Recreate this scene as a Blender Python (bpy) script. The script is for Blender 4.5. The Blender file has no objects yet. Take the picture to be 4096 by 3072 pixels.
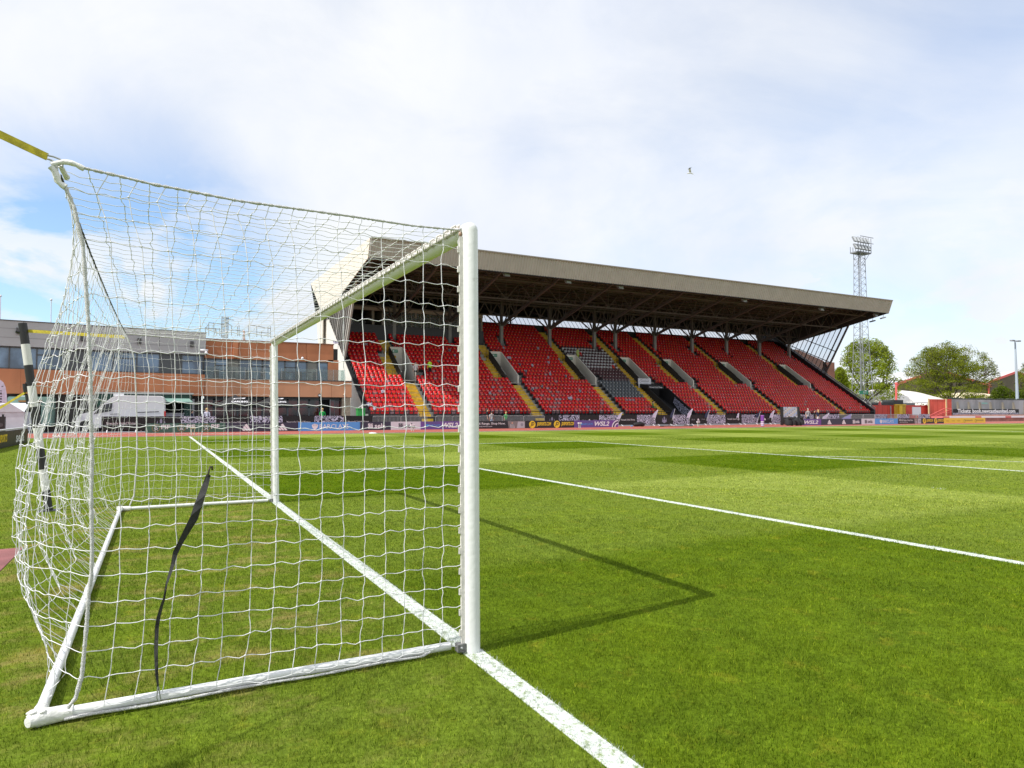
import bpy, math, random
import numpy as np
from mathutils import Vector, Matrix
rad=math.radians
random.seed(7); RNG=np.random.default_rng(11)
SC=bpy.context.scene; COL=SC.collection

# ------------------------------------------------------------------ camera
CP=np.array([-1.65160,-3.65853,1.39733]); YAW,PITCH,ROLL,FPX=0.482424,0.041982,-0.000789,2700.19
def _basis():
    cy,sy=math.cos(YAW),math.sin(YAW)
    f=np.array([sy*math.cos(PITCH),cy*math.cos(PITCH),math.sin(PITCH)])
    r=np.array([cy,-sy,0.]); u=np.cross(r,f)
    return math.cos(ROLL)*r+math.sin(ROLL)*u, -math.sin(ROLL)*r+math.cos(ROLL)*u, f
CR,CU,CF=_basis()
cam=bpy.data.cameras.new('camera'); camo=bpy.data.objects.new('camera',cam); COL.objects.link(camo)
M=Matrix(((CR[0],CU[0],-CF[0],CP[0]),(CR[1],CU[1],-CF[1],CP[1]),(CR[2],CU[2],-CF[2],CP[2]),(0,0,0,1)))
camo.matrix_world=M; cam.sensor_width=36; cam.lens=36*FPX/4096; cam.clip_start=.05; cam.clip_end=3000
SC.camera=camo
def ray(x,y): return CF+(x-2048)/FPX*CR-(y-1536)/FPX*CU
def at(x,y,Y):                 # photo pixel -> point on the vertical plane at depth Y
    d=ray(x,y); return CP+(Y-CP[1])/d[1]*d
def gnd(x,y,z=0.):
    d=ray(x,y); return CP+(z-CP[2])/d[2]*d

# ------------------------------------------------------------------ world + sun
SUN=Vector((-2.12,-.27,2.47)).normalized()
ELEV=math.asin(SUN.z); AZ=math.atan2(SUN.x,SUN.y)
W=bpy.data.worlds.new("World"); SC.world=W; W.use_nodes=True
SC.view_settings.view_transform='Standard'; SC.view_settings.look='None'; SC.view_settings.gamma=1; SC.view_settings.exposure=0.12
def build_world():
    nt=W.node_tree; N=nt.nodes; L=nt.links; N.clear()
    out=N.new('ShaderNodeOutputWorld'); bg=N.new('ShaderNodeBackground'); bg.inputs[1].default_value=.1
    sky=N.new('ShaderNodeTexSky'); sky.sky_type='NISHITA'; sky.sun_disc=False
    sky.sun_elevation=ELEV; sky.sun_rotation=AZ; sky.altitude=30; sky.air_density=1.0; sky.dust_density=.6; sky.ozone_density=1.5
    tc=N.new('ShaderNodeTexCoord')
    sep=N.new('ShaderNodeSeparateXYZ'); L.new(tc.outputs['Generated'],sep.inputs[0])
    def math_(op,a,b=None,c=None,clamp=False):
        n=N.new('ShaderNodeMath'); n.operation=op; n.use_clamp=clamp
        for i,v in enumerate((a,b,c)):
            if v is None: continue
            if isinstance(v,(int,float)): n.inputs[i].default_value=v
            else: L.new(v,n.inputs[i])
        return n.outputs[0]
    zc=math_('MAXIMUM',sep.outputs[2],0.0)
    den=math_('ADD',zc,.22)
    px=math_('DIVIDE',sep.outputs[0],den); py=math_('DIVIDE',sep.outputs[1],den)
    cmb=N.new('ShaderNodeCombineXYZ'); L.new(px,cmb.inputs[0]); L.new(py,cmb.inputs[1])
    def noise(scale,detail,rough,vec=None,off=(0,0,0),dist=0,st=(1,1,1)):
        mp=N.new('ShaderNodeMapping'); mp.inputs['Scale'].default_value=st; mp.inputs[1].default_value=off; L.new(vec or cmb.outputs[0],mp.inputs[0])
        n=N.new('ShaderNodeTexNoise'); n.inputs['Scale'].default_value=scale; n.inputs['Detail'].default_value=detail
        n.inputs['Roughness'].default_value=rough; n.inputs['Distortion'].default_value=dist; L.new(mp.outputs[0],n.inputs['Vector']); return n.outputs['Fac']
    def blob(x,y,sx,amp,inner=0.0):          # a patch of sky centred on a direction
        c=ray(x,y); c=c/np.linalg.norm(c)
        s=N.new('ShaderNodeVectorMath'); s.operation='DISTANCE'; L.new(tc.outputs['Generated'],s.inputs[0]); s.inputs[1].default_value=tuple(c)
        mr=N.new('ShaderNodeMapRange'); mr.interpolation_type='SMOOTHSTEP'
        mr.inputs['From Min'].default_value=inner; mr.inputs['From Max'].default_value=sx
        mr.inputs['To Min'].default_value=amp; mr.inputs['To Max'].default_value=0
        L.new(s.outputs['Value'],mr.inputs['Value']); return mr.outputs[0]
    # thin high veil everywhere + puffy low cumulus, thinner in a few patches of sky
    wisp=noise(1.25,9,.60,off=(3.1,1.2,0),dist=.7)
    puff=noise(6.0,8,.55,vec=tc.outputs['Generated'],off=(.3,.9,.1),dist=.2,st=(1,1,2.1))
    veil=math_('MULTIPLY_ADD',wisp,1.0,.46)
    hole=None
    for b in [(430,1060,.25,.8),(800,1050,.2,.65),(60,1150,.22,.75),(250,1400,.25,.4),(4000,0,.50,.34),(2700,150,.35,.14),(3000,1300,.2,.06),(3700,1500,.25,.25),(900,1180,.12,.35)]:
        v=blob(*b); hole=v if hole is None else math_('ADD',hole,v)
    pf=math_('SUBTRACT',puff,.47); pf=math_('MULTIPLY',pf,10,clamp=True)      # crisp cumulus
    low=N.new('ShaderNodeMapRange'); low.inputs['From Min'].default_value=.42; low.inputs['From Max'].default_value=.16
    L.new(sep.outputs[2],low.inputs['Value'])
    pfl=math_('MULTIPLY',pf,low.outputs[0])
    hole=math_('MULTIPLY',hole,math_('SUBTRACT',1.0,math_('MULTIPLY',pfl,.95)))
    cov=math_('SUBTRACT',veil,hole,clamp=True)
    cov=math_('MAXIMUM',cov,math_('MULTIPLY',pfl,.96))
    cov=math_('MINIMUM',cov,1.0)
    cov=math_('MULTIPLY_ADD',cov,.86,.12)
    # cloud brightness, slightly grey undersides
    shade=noise(4.2,5,.5,vec=tc.outputs['Generated'],off=(1.3,.2,.7))
    cr=N.new('ShaderNodeValToRGB'); L.new(shade,cr.inputs[0])
    cr.color_ramp.elements[0].position=.34; cr.color_ramp.elements[0].color=(7.9,8.35,9.3,1)
    cr.color_ramp.elements[1].position=.6; cr.color_ramp.elements[1].color=(9.1,9.25,9.5,1)
    mix=N.new('ShaderNodeMix'); mix.data_type='RGBA'
    sc=N.new('ShaderNodeVectorMath'); sc.operation='SCALE'; sc.inputs['Scale'].default_value=1.75; L.new(sky.outputs[0],sc.inputs[0])
    L.new(cov,mix.inputs['Factor']); tint=N.new('ShaderNodeVectorMath'); tint.operation='MULTIPLY'; tint.inputs[1].default_value=(.86,1.02,1.14); L.new(sc.outputs[0],tint.inputs[0]); L.new(tint.outputs[0],mix.inputs['A']); L.new(cr.outputs[0],mix.inputs['B'])
    L.new(mix.outputs['Result'],bg.inputs[0]); L.new(bg.outputs[0],out.inputs[0])
build_world()
sl=bpy.data.lights.new('sun','SUN'); sl.energy=4.6; sl.angle=rad(.5); sl.color=(1,.96,.9)
so=bpy.data.objects.new('sun',sl); COL.objects.link(so); so.rotation_euler=SUN.to_track_quat('Z','Y').to_euler(); so.location=(-40,-5,45)

# ------------------------------------------------------------------ materials
MATS={}
def mat(name,col,rough=.6,var=0.,vscale=3.,metal=0.,bump=0.,bscale=40.,spec=.5,col2=None,thr=None,alpha=None,stretch=None):
    if name in MATS: return MATS[name]
    m=bpy.data.materials.new(name); m.use_nodes=True; nt=m.node_tree; N=nt.nodes; L=nt.links
    b=N['Principled BSDF']; b.inputs['Base Color'].default_value=(*col,1); b.inputs['Roughness'].default_value=rough
    b.inputs['Metallic'].default_value=metal; b.inputs['Specular IOR Level'].default_value=spec
    if var or bump:
        tc=N.new('ShaderNodeTexCoord'); mp=N.new('ShaderNodeMapping'); L.new(tc.outputs['Object'],mp.inputs[0])
        if stretch: mp.inputs['Scale'].default_value=stretch
    if var:
        n=N.new('ShaderNodeTexNoise'); n.inputs['Scale'].default_value=vscale; n.inputs['Detail'].default_value=6; L.new(mp.outputs[0],n.inputs['Vector'])
        r=N.new('ShaderNodeValToRGB'); L.new(n.outputs['Fac'],r.inputs[0])
        c2=col2 or tuple(max(0,c*(1-var)) for c in col); c1=col if col2 else tuple(min(1,c*(1+var)) for c in col)
        lo,hi=thr or (.35,.65)
        r.color_ramp.elements[0].position=lo; r.color_ramp.elements[0].color=(*c2,1)
        r.color_ramp.elements[1].position=hi; r.color_ramp.elements[1].color=(*c1,1)
        L.new(r.outputs[0],b.inputs['Base Color'])
    if bump:
        n2=N.new('ShaderNodeTexNoise'); n2.inputs['Scale'].default_value=bscale; n2.inputs['Detail'].default_value=4; L.new(mp.outputs[0],n2.inputs['Vector'])
        bp=N.new('ShaderNodeBump'); bp.inputs['Strength'].default_value=bump; bp.inputs['Distance'].default_value=.01; L.new(n2.outputs['Fac'],bp.inputs['Height']); L.new(bp.outputs[0],b.inputs['Normal'])
    MATS[name]=m; return m
def glassmat(name,tint,trans,refl_rough=.03):
    if name in MATS: return MATS[name]
    m=bpy.data.materials.new(name); m.use_nodes=True; N=m.node_tree.nodes; L=m.node_tree.links
    N.clear(); o=N.new('ShaderNodeOutputMaterial'); t=N.new('ShaderNodeBsdfTransparent'); t.inputs[0].default_value=(*tint,1)
    g=N.new('ShaderNodeBsdfPrincipled'); g.inputs['Base Color'].default_value=(*[c*.5 for c in tint],1); g.inputs['Roughness'].default_value=refl_rough; g.inputs['Specular IOR Level'].default_value=.8
    x=N.new('ShaderNodeMixShader'); x.inputs[0].default_value=trans; L.new(g.outputs[0],x.inputs[1]); L.new(t.outputs[0],x.inputs[2]); L.new(x.outputs[0],o.inputs[0])
    MATS[name]=m; return m

WHITE_PAINT=mat('white_gloss_paint',(.74,.755,.75),.28,.05,14,bump=.3,bscale=26,col2=(.56,.565,.54),thr=(.24,.32))
NETW=mat('net_cord',(.74,.74,.76),.7,.08,60)
ROPE=mat('net_rope',(.66,.66,.66),.85,.25,220,bump=.9,bscale=260)
TAPE=mat('white_tape',(.72,.72,.69),.6,.12,14,bump=.6,bscale=50)
METAL=mat('galvanised_steel',(.42,.43,.44),.45,.15,6,metal=.6)
DMETAL=mat('dark_metal',(.06,.06,.065),.5,.2,8)
RUST=mat('rusty_steel',(.35,.2,.12),.8,.5,40,col2=(.55,.5,.45))
BLACK=mat('black_fabric',(.012,.012,.014),.8,.3,12)
BLACKP=mat('black_paint',(.018,.018,.02),.45)
RAIL=mat('net_rail',(.68,.65,.61),.6,.12,40)
CONC=mat('concrete',(.36,.35,.33),.85,.18,2.2,bump=.3,bscale=20)
CREAM=mat('cream_cladding',(.74,.68,.57),.6,.05,1.2,stretch=(1,1,.15))
CREAMW=mat('pale_render',(.70,.67,.60),.7,.06,1)
TAUPE=mat('taupe_profiled_sheet',(.425,.405,.375),.55,.06,.8)
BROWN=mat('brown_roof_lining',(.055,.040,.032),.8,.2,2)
BROWNS=mat('brown_steel',(.105,.085,.075),.6,.1,3)
DARKB=mat('dark_cladding',(.03,.03,.032),.7,.15,2)
GREYC=mat('column_grey',(.24,.24,.235),.6,.12,2)
YEL=mat('yellow_stair_paint',(.62,.40,.03),.7,.2,3,bump=.2)
RED=mat('red_seat_plastic',(.68,.012,.016),.36,.12,.6,spec=.4)
RED2=mat('red_seat_plastic_fading',(.60,.05,.05),.35,.2,4)
PINK=mat('faded_seat_plastic',(.40,.21,.24),.5,.25,5)
SWHITE=mat('pale_seat_plastic',(.58,.58,.6),.4)
SBROWN=mat('maroon_brown_seat_plastic',(.085,.03,.035),.3)
SGREY=mat('slate_seat_plastic',(.10,.115,.13),.4)
DOTY=mat('yellow_number_disc',(.75,.5,.1),.5)
DOTW=mat('white_number_disc',(.75,.72,.7),.5)
ORANGE=mat('terracotta_render',(.48,.19,.09),.8,.12,.8,bump=.15,bscale=8,stretch=(1,1,.3))
ORANGEL=mat('terracotta_render_lower',(.56,.27,.15),.8,.10,.8,bump=.15,bscale=8,stretch=(1,1,.3))
GREYCL=mat('grey_metal_cladding',(.40,.41,.43),.45,.05,.5)
FRAME=mat('slate_window_frame',(.075,.085,.095),.5)
GLASS=mat('window_glass_blue_reflection',(.045,.085,.14),.06,.9,.55,spec=1,col2=(.15,.25,.38),thr=(.4,.6))  # bright blue reflection put into the pane colour as noise patches
GLASSD=mat('shopfront_glass_red_reflection',(.015,.015,.018),.06,.9,.7,spec=.7,col2=(.11,.012,.014),thr=(.42,.58))  # dark glass; its red patches are seat reflections painted into the colour
BALG=glassmat('balustrade_glass',(.86,.92,.91),.86)
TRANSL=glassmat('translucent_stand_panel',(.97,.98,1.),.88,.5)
INT=mat('dark_interior',(.012,.012,.013),.9)
STONE=None
TRACK=mat('red_running_track',(.34,.078,.052),.85,.10,.5,bump=.3,bscale=200)
TRACKM=mat('maroon_runway',(.235,.085,.085),.85,.2,3,bump=.5,bscale=200)
APRON=mat('tarmac_apron',(.17,.175,.20),.9,.12,.7)
TARMAC=mat('tarmac',(.09,.09,.095),.9,.2,.4)
NAVY=mat('navy_board',(.028,.03,.06),.4)
NAVYB=mat('black_board',(.012,.013,.018),.4)
LBLUE=mat('sky_blue_board',(.085,.30,.68),.4)
BGREEN=mat('green_board',(.035,.115,.085),.4)
BWHITE=mat('white_board',(.60,.60,.66),.4)
BPURP=mat('purple_board',(.20,.045,.32),.4,.6,.7,col2=(.075,.075,.24),thr=(.3,.7))
BYEL=mat('yellow_board',(.72,.52,.03),.4)
LETW=mat('white_lettering',(.72,.72,.76),.5)
LETG=mat('gold_emblem',(.22,.17,.07),.5)
LETK=mat('dark_lettering',(.03,.03,.045),.5)
LETY=mat('yellow_lettering',(.78,.55,.02),.5)
LETB=mat('blue_lettering',(.05,.32,.75),.5)
SIGNG=mat('exit_sign_green',(.02,.22,.12),.5)
GREENB=mat('green_cabinet_paint',(.03,.28,.06),.5,.08)
MINT=mat('mint_green_paint',(.22,.36,.31),.45,.06)
DGREEN=mat('dark_green_paint',(.008,.05,.035),.5)
VANW=mat('white_van_paint',(.68,.69,.72),.25)
TENT=mat('white_marquee_cloth',(.60,.63,.68),.8,.06,2)
TYRE=mat('tyre_rubber',(.015,.015,.015),.9)
REDL=mat('red_lens',(.5,.02,.02),.3)
HOARD=mat('red_hoarding',(.62,.06,.04),.6,.15,.5)
HOARDO=mat('orange_red_hoarding',(.75,.10,.06),.6,.12,.5)
WOODP=mat('pale_timber_post',(.62,.48,.25),.8)
GATEY=mat('yellow_gate_paint',(.78,.50,.02),.5)
BRICK=mat('red_brick_low_wall',(.30,.115,.085),.9,.25,1.5)
PURP=mat('purple_vinyl',(.17,.05,.30),.4)
YSTRAP=mat('yellow_strap_webbing',(.52,.43,.03),.7,.2,30,bump=.3,bscale=300)
KSTRAP=mat('black_strap_webbing',(.018,.018,.02),.65,.3,60,bump=.4,bscale=300)
LAV=mat('lavender_flag_cloth',(.55,.53,.68),.8,.1,5)
NAVYF=mat('navy_flag_cloth',(.03,.04,.09),.8)
SKIN=mat('skin',(.55,.33,.24),.6)
HIVIS=mat('hi_vis_yellow',(.55,.95,.03),.6)
GSHIRT=mat('green_shirt_cloth',(.015,.40,.08),.8)
GSHIRTD=mat('dark_green_shirt_cloth',(.012,.16,.06),.8)
KSHIRT=mat('black_cloth',(.012,.012,.014),.9)
LSHIRT=mat('pale_grey_shirt',(.48,.48,.60),.9)
NSHIRT=mat('navy_cloth',(.02,.03,.07),.9)
JEANS=mat('pale_jeans',(.25,.32,.42),.9)
WCLOTH=mat('white_cloth',(.65,.65,.66),.9)
BLOND=mat('blond_hair',(.50,.34,.14),.7)
DHAIR=mat('dark_hair',(.025,.015,.01),.7)
GHAIR=mat('grey_hair',(.3,.28,.26),.7)
SHEDR=mat('pink_red_trim',(.72,.13,.12),.6)
SHEDW=mat('olive_brown_shed_wall',(.16,.13,.085),.8,.15,.2)
SHEDROOF=mat('pale_shed_roof',(.55,.56,.58),.6,.06,.1)
DOMEW=mat('white_dome_fabric',(.72,.68,.64),.7,.06,.2)
DOMEC=mat('cream_dome_fabric',(.70,.60,.42),.7,.06,.2)
BARK=mat('bark',(.075,.06,.045),.9,.3,3)
GALL=mat('mast_galvanised',(.24,.25,.265),.5,.1,1)
LAMPG=mat('floodlight_glass',(.55,.58,.6),.15)

def stripes_mat(name,c1,c2,freq,axis,duty=.5):
    m=bpy.data.materials.new(name); m.use_nodes=True; N=m.node_tree.nodes; L=m.node_tree.links; b=N['Principled BSDF']; b.inputs['Roughness'].default_value=.85
    tc=N.new('ShaderNodeTexCoord'); s=N.new('ShaderNodeSeparateXYZ'); L.new(tc.outputs['Object'],s.inputs[0])
    a=N.new('ShaderNodeMath'); a.operation='MULTIPLY'; a.inputs[1].default_value=freq; L.new(s.outputs[axis],a.inputs[0])
    f=N.new('ShaderNodeMath'); f.operation='FRACT'; L.new(a.outputs[0],f.inputs[0])
    g=N.new('ShaderNodeMath'); g.operation='GREATER_THAN'; g.inputs[1].default_value=duty; L.new(f.outputs[0],g.inputs[0])
    x=N.new('ShaderNodeMix'); x.data_type='RGBA'; x.inputs['A'].default_value=(*c1,1); x.inputs['B'].default_value=(*c2,1); L.new(g.outputs[0],x.inputs['Factor']); L.new(x.outputs['Result'],b.inputs['Base Color'])
    MATS[name]=m; return m
BWV=stripes_mat('black_white_striped_shirt',(.02,.02,.02),(.6,.6,.62),9,0)
RWH=stripes_mat('maroon_white_hooped_shirt',(.10,.02,.03),(.62,.55,.55),9,2)
def zebra_mat():
    m=bpy.data.materials.new('zebra_print_vinyl'); m.use_nodes=True; N=m.node_tree.nodes; L=m.node_tree.links; b=N['Principled BSDF']; b.inputs['Roughness'].default_value=.5
    g=N.new('ShaderNodeNewGeometry'); mp=N.new('ShaderNodeMapping'); L.new(g.outputs['Position'],mp.inputs[0]); mp.inputs['Scale'].default_value=(1,1,1.3)
    n=N.new('ShaderNodeTexNoise'); n.inputs['Scale'].default_value=2.0; n.inputs['Detail'].default_value=1.2; L.new(mp.outputs[0],n.inputs['Vector'])
    a=N.new('ShaderNodeMath'); a.operation='MULTIPLY'; a.inputs[1].default_value=26; L.new(n.outputs['Fac'],a.inputs[0])
    s=N.new('ShaderNodeMath'); s.operation='SINE'; L.new(a.outputs[0],s.inputs[0])
    # sine of a smooth field gives nested wandering stripes
    m2=N.new('ShaderNodeMath'); m2.operation='MULTIPLY'; m2.inputs[1].default_value=2.2; L.new(a.outputs[0],m2.inputs[0]); L.new(m2.outputs[0],s.inputs[0])
    r=N.new('ShaderNodeValToRGB'); L.new(s.outputs[0],r.inputs[0]); r.color_ramp.elements[0].position=.0; r.color_ramp.elements[0].color=(.02,.018,.035,1); r.color_ramp.elements[1].position=.12; r.color_ramp.elements[1].color=(.50,.51,.66,1)
    L.new(r.outputs[0],b.inputs['Base Color']); MATS['zebra']=m; return m
ZEBRA=zebra_mat()
def stone_mat():
    m=bpy.data.materials.new('coursed_stone_pier'); m.use_nodes=True; N=m.node_tree.nodes; L=m.node_tree.links; b=N['Principled BSDF']; b.inputs['Roughness'].default_value=.9
    tc=N.new('ShaderNodeTexCoord'); mp=N.new('ShaderNodeMapping'); mp.inputs['Rotation'].default_value=(rad(90),0,0); L.new(tc.outputs['Object'],mp.inputs[0])
    k=N.new('ShaderNodeTexBrick'); k.inputs['Color1'].default_value=(.42,.33,.24,1); k.inputs['Color2'].default_value=(.28,.22,.17,1); k.inputs['Mortar'].default_value=(.2,.18,.16,1); k.inputs['Scale'].default_value=4; L.new(mp.outputs[0],k.inputs[0]); L.new(k.outputs[0],b.inputs['Base Color'])
    return m
STONE=stone_mat()

# turf colour: one node group shared by the ground sheet and the blades
def turf_nodes(nt):
    N=nt.nodes; L=nt.links
    def mth(op,a,b=None,c=None,clamp=False):
        n=N.new('ShaderNodeMath'); n.operation=op; n.use_clamp=clamp
        for i,v in enumerate((a,b,c)):
            if v is None: continue
            if isinstance(v,(int,float)): n.inputs[i].default_value=v
            else: L.new(v,n.inputs[i])
        return n.outputs[0]
    g=N.new('ShaderNodeNewGeometry'); s=N.new('ShaderNodeSeparateXYZ'); L.new(g.outputs['Position'],s.inputs[0])
    def noise(sc,det=4,ro=.55,st=(1,1,1)):
        mp=N.new('ShaderNodeMapping'); mp.inputs['Scale'].default_value=st; L.new(g.outputs['Position'],mp.inputs[0])
        n=N.new('ShaderNodeTexNoise'); n.inputs['Scale'].default_value=sc; n.inputs['Detail'].default_value=det; n.inputs['Roughness'].default_value=ro; L.new(mp.outputs[0],n.inputs['Vector']); return n.outputs['Fac']
    wob=mth('MULTIPLY_ADD',noise(.5,3),.34,-.17)
    def stripe(coord,off):
        t=mth('ADD',mth('SUBTRACT',coord,off),wob); t=mth('DIVIDE',t,5.5*2); f=mth('FRACT',t)   # 0..1 ; light in [0,.5)
        d=mth('ABSOLUTE',mth('SUBTRACT',f,.25)); d=mth('MINIMUM',d,mth('SUBTRACT',1.25,f))
        d=mth('MINIMUM',mth('ABSOLUTE',mth('SUBTRACT',f,.25)),mth('ABSOLUTE',mth('SUBTRACT',f,1.25)))
        return mth('MULTIPLY_ADD',mth('SUBTRACT',.25,d),26,.5,clamp=True)
    sx=stripe(s.outputs[0],5.5); sy=stripe(s.outputs[1],1.9)
    inside=mth('MULTIPLY_ADD',s.outputs[0],6,0,clamp=True)
    st=mth('ADD',mth('MULTIPLY',sx,.5),mth('MULTIPLY',sy,.5))
    st=mth('ADD',mth('MULTIPLY',st,inside),mth('MULTIPLY',mth('SUBTRACT',1.0,inside),.42))
    def rgb(c):
        r=N.new('ShaderNodeRGB'); r.outputs[0].default_value=(*c,1); return r.outputs[0]
    def mix(f,a,b):
        x=N.new('ShaderNodeMix'); x.data_type='RGBA'; L.new(f,x.inputs['Factor']); L.new(a,x.inputs['A']); L.new(b,x.inputs['B']); return x.outputs['Result']
    # the mowing pattern weakens towards the worn goal mouth close by
    dark=rgb((.068,.120,.001)); light=rgb((.245,.300,.060))
    d2=N.new('ShaderNodeVectorMath'); d2.operation='DISTANCE'; d2.inputs[1].default_value=(-1,-3,0); L.new(g.outputs['Position'],d2.inputs[0])
    near=N.new('ShaderNodeMapRange'); near.inputs['From Min'].default_value=5; near.inputs['From Max'].default_value=13; L.new(d2.outputs['Value'],near.inputs['Value'])
    nf=near.outputs[0]
    st=mth('ADD',mth('MULTIPLY',st,mth('MULTIPLY_ADD',nf,.60,.40)),mth('MULTIPLY',mth('SUBTRACT',1.0,nf),.14))
    c=mix(st,dark,light)
    patch=mth('MULTIPLY_ADD',noise(1.3,6,.65),3.2,-1.25,clamp=True)
    c=mix(mth('MULTIPLY',patch,.45),c,rgb((.150,.215,.007)))
    yel=mth('MULTIPLY_ADD',noise(3.7,6,.7),5,-2.85,clamp=True)
    c=mix(mth('MULTIPLY',yel,.5),c,rgb((.34,.30,.03)))
    cl=N.new('ShaderNodeMapRange'); cl.inputs['From Min'].default_value=.38; cl.inputs['From Max'].default_value=.62; cl.inputs['To Min'].default_value=.70; cl.inputs['To Max'].default_value=1.32; cl.clamp=True
    L.new(mth('MULTIPLY_ADD',noise(34,3,.7),.45,mth('MULTIPLY',noise(6.5,7,.72),.55)),cl.inputs['Value']); sv_=N.new('ShaderNodeVectorMath'); sv_.operation='SCALE'; L.new(c,sv_.inputs[0]); L.new(cl.outputs[0],sv_.inputs['Scale']); c=sv_.outputs[0]
    # dry scuffed area in and behind the goal
    worn=N.new('ShaderNodeMapRange'); worn.interpolation_type='SMOOTHSTEP'; worn.inputs['From Min'].default_value=.1; worn.inputs['From Max'].default_value=-.5; L.new(s.outputs[0],worn.inputs['Value'])
    ny=N.new('ShaderNodeMapRange'); ny.inputs['From Min'].default_value=-.9; ny.inputs['From Max'].default_value=.5; ny.inputs['To Min'].default_value=.35; L.new(s.outputs[1],ny.inputs['Value'])
    dry=mth('MULTIPLY_ADD',noise(1.9,6,.7,(1,1.6,1)),6,-3.0,clamp=True)
    dz=mth('MULTIPLY',dry,worn.outputs[0])
    gy=N.new('ShaderNodeMapRange'); gy.inputs['From Min'].default_value=11; gy.inputs['From Max'].default_value=7; L.new(s.outputs[1],gy.inputs['Value'])
    dz=mth('MULTIPLY',mth('MULTIPLY',dz,gy.outputs[0]),ny.outputs[0])
    c=mix(mth('MULTIPLY',dz,.6),c,rgb((.36,.27,.11)))
    return c,mth
def turf_ground():
    m=bpy.data.materials.new('mown_turf'); m.use_nodes=True; nt=m.node_tree; N=nt.nodes; L=nt.links
    b=N['Principled BSDF']; b.inputs['Roughness'].default_value=.95; b.inputs['Specular IOR Level'].default_value=.03
    c,mth=turf_nodes(nt)
    g=N.new('ShaderNodeNewGeometry')
    n=N.new('ShaderNodeTexNoise'); n.inputs['Scale'].default_value=38; n.inputs['Detail'].default_value=5; n.inputs['Roughness'].default_value=.7; L.new(g.outputs['Position'],n.inputs['Vector'])
    x=N.new('ShaderNodeMix'); x.data_type='RGBA'; x.blend_type='MULTIPLY'; x.inputs['Factor'].default_value=1
    r=N.new('ShaderNodeValToRGB'); r.color_ramp.elements[0].position=.3; r.color_ramp.elements[0].color=(.62,.62,.62,1); r.color_ramp.elements[1].position=.7; r.color_ramp.elements[1].color=(1.18,1.18,1.18,1); L.new(n.outputs['Fac'],r.inputs[0])
    L.new(c,x.inputs['A']); L.new(r.outputs[0],x.inputs['B']); L.new(x.outputs['Result'],b.inputs['Base Color'])
    bp=N.new('ShaderNodeBump'); bp.inputs['Strength'].default_value=.55; bp.inputs['Distance'].default_value=.03; L.new(n.outputs['Fac'],bp.inputs['Height']); L.new(bp.outputs[0],b.inputs['Normal'])
    return m
def blade_mat():
    m=bpy.data.materials.new('grass_blade'); m.use_nodes=True; nt=m.node_tree; N=nt.nodes; L=nt.links; N.clear()
    o=N.new('ShaderNodeOutputMaterial'); c,mth=turf_nodes(nt)
    a=N.new('ShaderNodeAttribute'); a.attribute_name='rnd'; p=N.new('ShaderNodeAttribute'); p.attribute_name='paint'
    r=N.new('ShaderNodeValToRGB'); r.color_ramp.elements[0].color=(.28,.40,.18,1); r.color_ramp.elements[1].color=(3.2,2.6,3.6,1); e=r.color_ramp.elements.new(.5); e.color=(1.05,1.12,.8,1); e=r.color_ramp.elements.new(.9); e.color=(1.9,1.7,1.6,1); L.new(a.outputs['Fac'],r.inputs[0])
    x=N.new('ShaderNodeMix'); x.data_type='RGBA'; x.blend_type='MULTIPLY'; x.inputs['Factor'].default_value=1; L.new(c,x.inputs['A']); L.new(r.outputs[0],x.inputs['B'])
    y=N.new('ShaderNodeMix'); y.data_type='RGBA'; L.new(p.outputs['Fac'],y.inputs['Factor']); L.new(x.outputs['Result'],y.inputs['A']); y.inputs['B'].default_value=(.55,.59,.585,1)
    d=N.new('ShaderNodeBsdfPrincipled'); d.inputs['Roughness'].default_value=.6; d.inputs['Specular IOR Level'].default_value=.03; L.new(y.outputs['Result'],d.inputs['Base Color'])
    t=N.new('ShaderNodeBsdfTranslucent'); L.new(y.outputs['Result'],t.inputs[0])
    k=N.new('ShaderNodeMixShader'); k.inputs[0].default_value=.35; L.new(d.outputs[0],k.inputs[1]); L.new(t.outputs[0],k.inputs[2]); L.new(k.outputs[0],o.inputs[0])
    return m
TURF=turf_ground(); BLADE=blade_mat()
def line_mat():
    m=bpy.data.materials.new('sprayed_line'); m.use_nodes=True; nt=m.node_tree; N=nt.nodes; L=nt.links; b=N['Principled BSDF']; b.inputs['Roughness'].default_value=.9
    g=N.new('ShaderNodeNewGeometry'); n=N.new('ShaderNodeTexNoise'); n.inputs['Scale'].default_value=22; n.inputs['Detail'].default_value=5; n.inputs['Roughness'].default_value=.75; L.new(g.outputs['Position'],n.inputs['Vector'])
    r=N.new('ShaderNodeValToRGB'); L.new(n.outputs['Fac'],r.inputs[0]); r.color_ramp.elements[0].position=.36; r.color_ramp.elements[0].color=(.16,.22,.06,1); r.color_ramp.elements[1].position=.5; r.color_ramp.elements[1].color=(.62,.66,.62,1)
    L.new(r.outputs[0],b.inputs['Base Color']); return m
LINE=line_mat()

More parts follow.
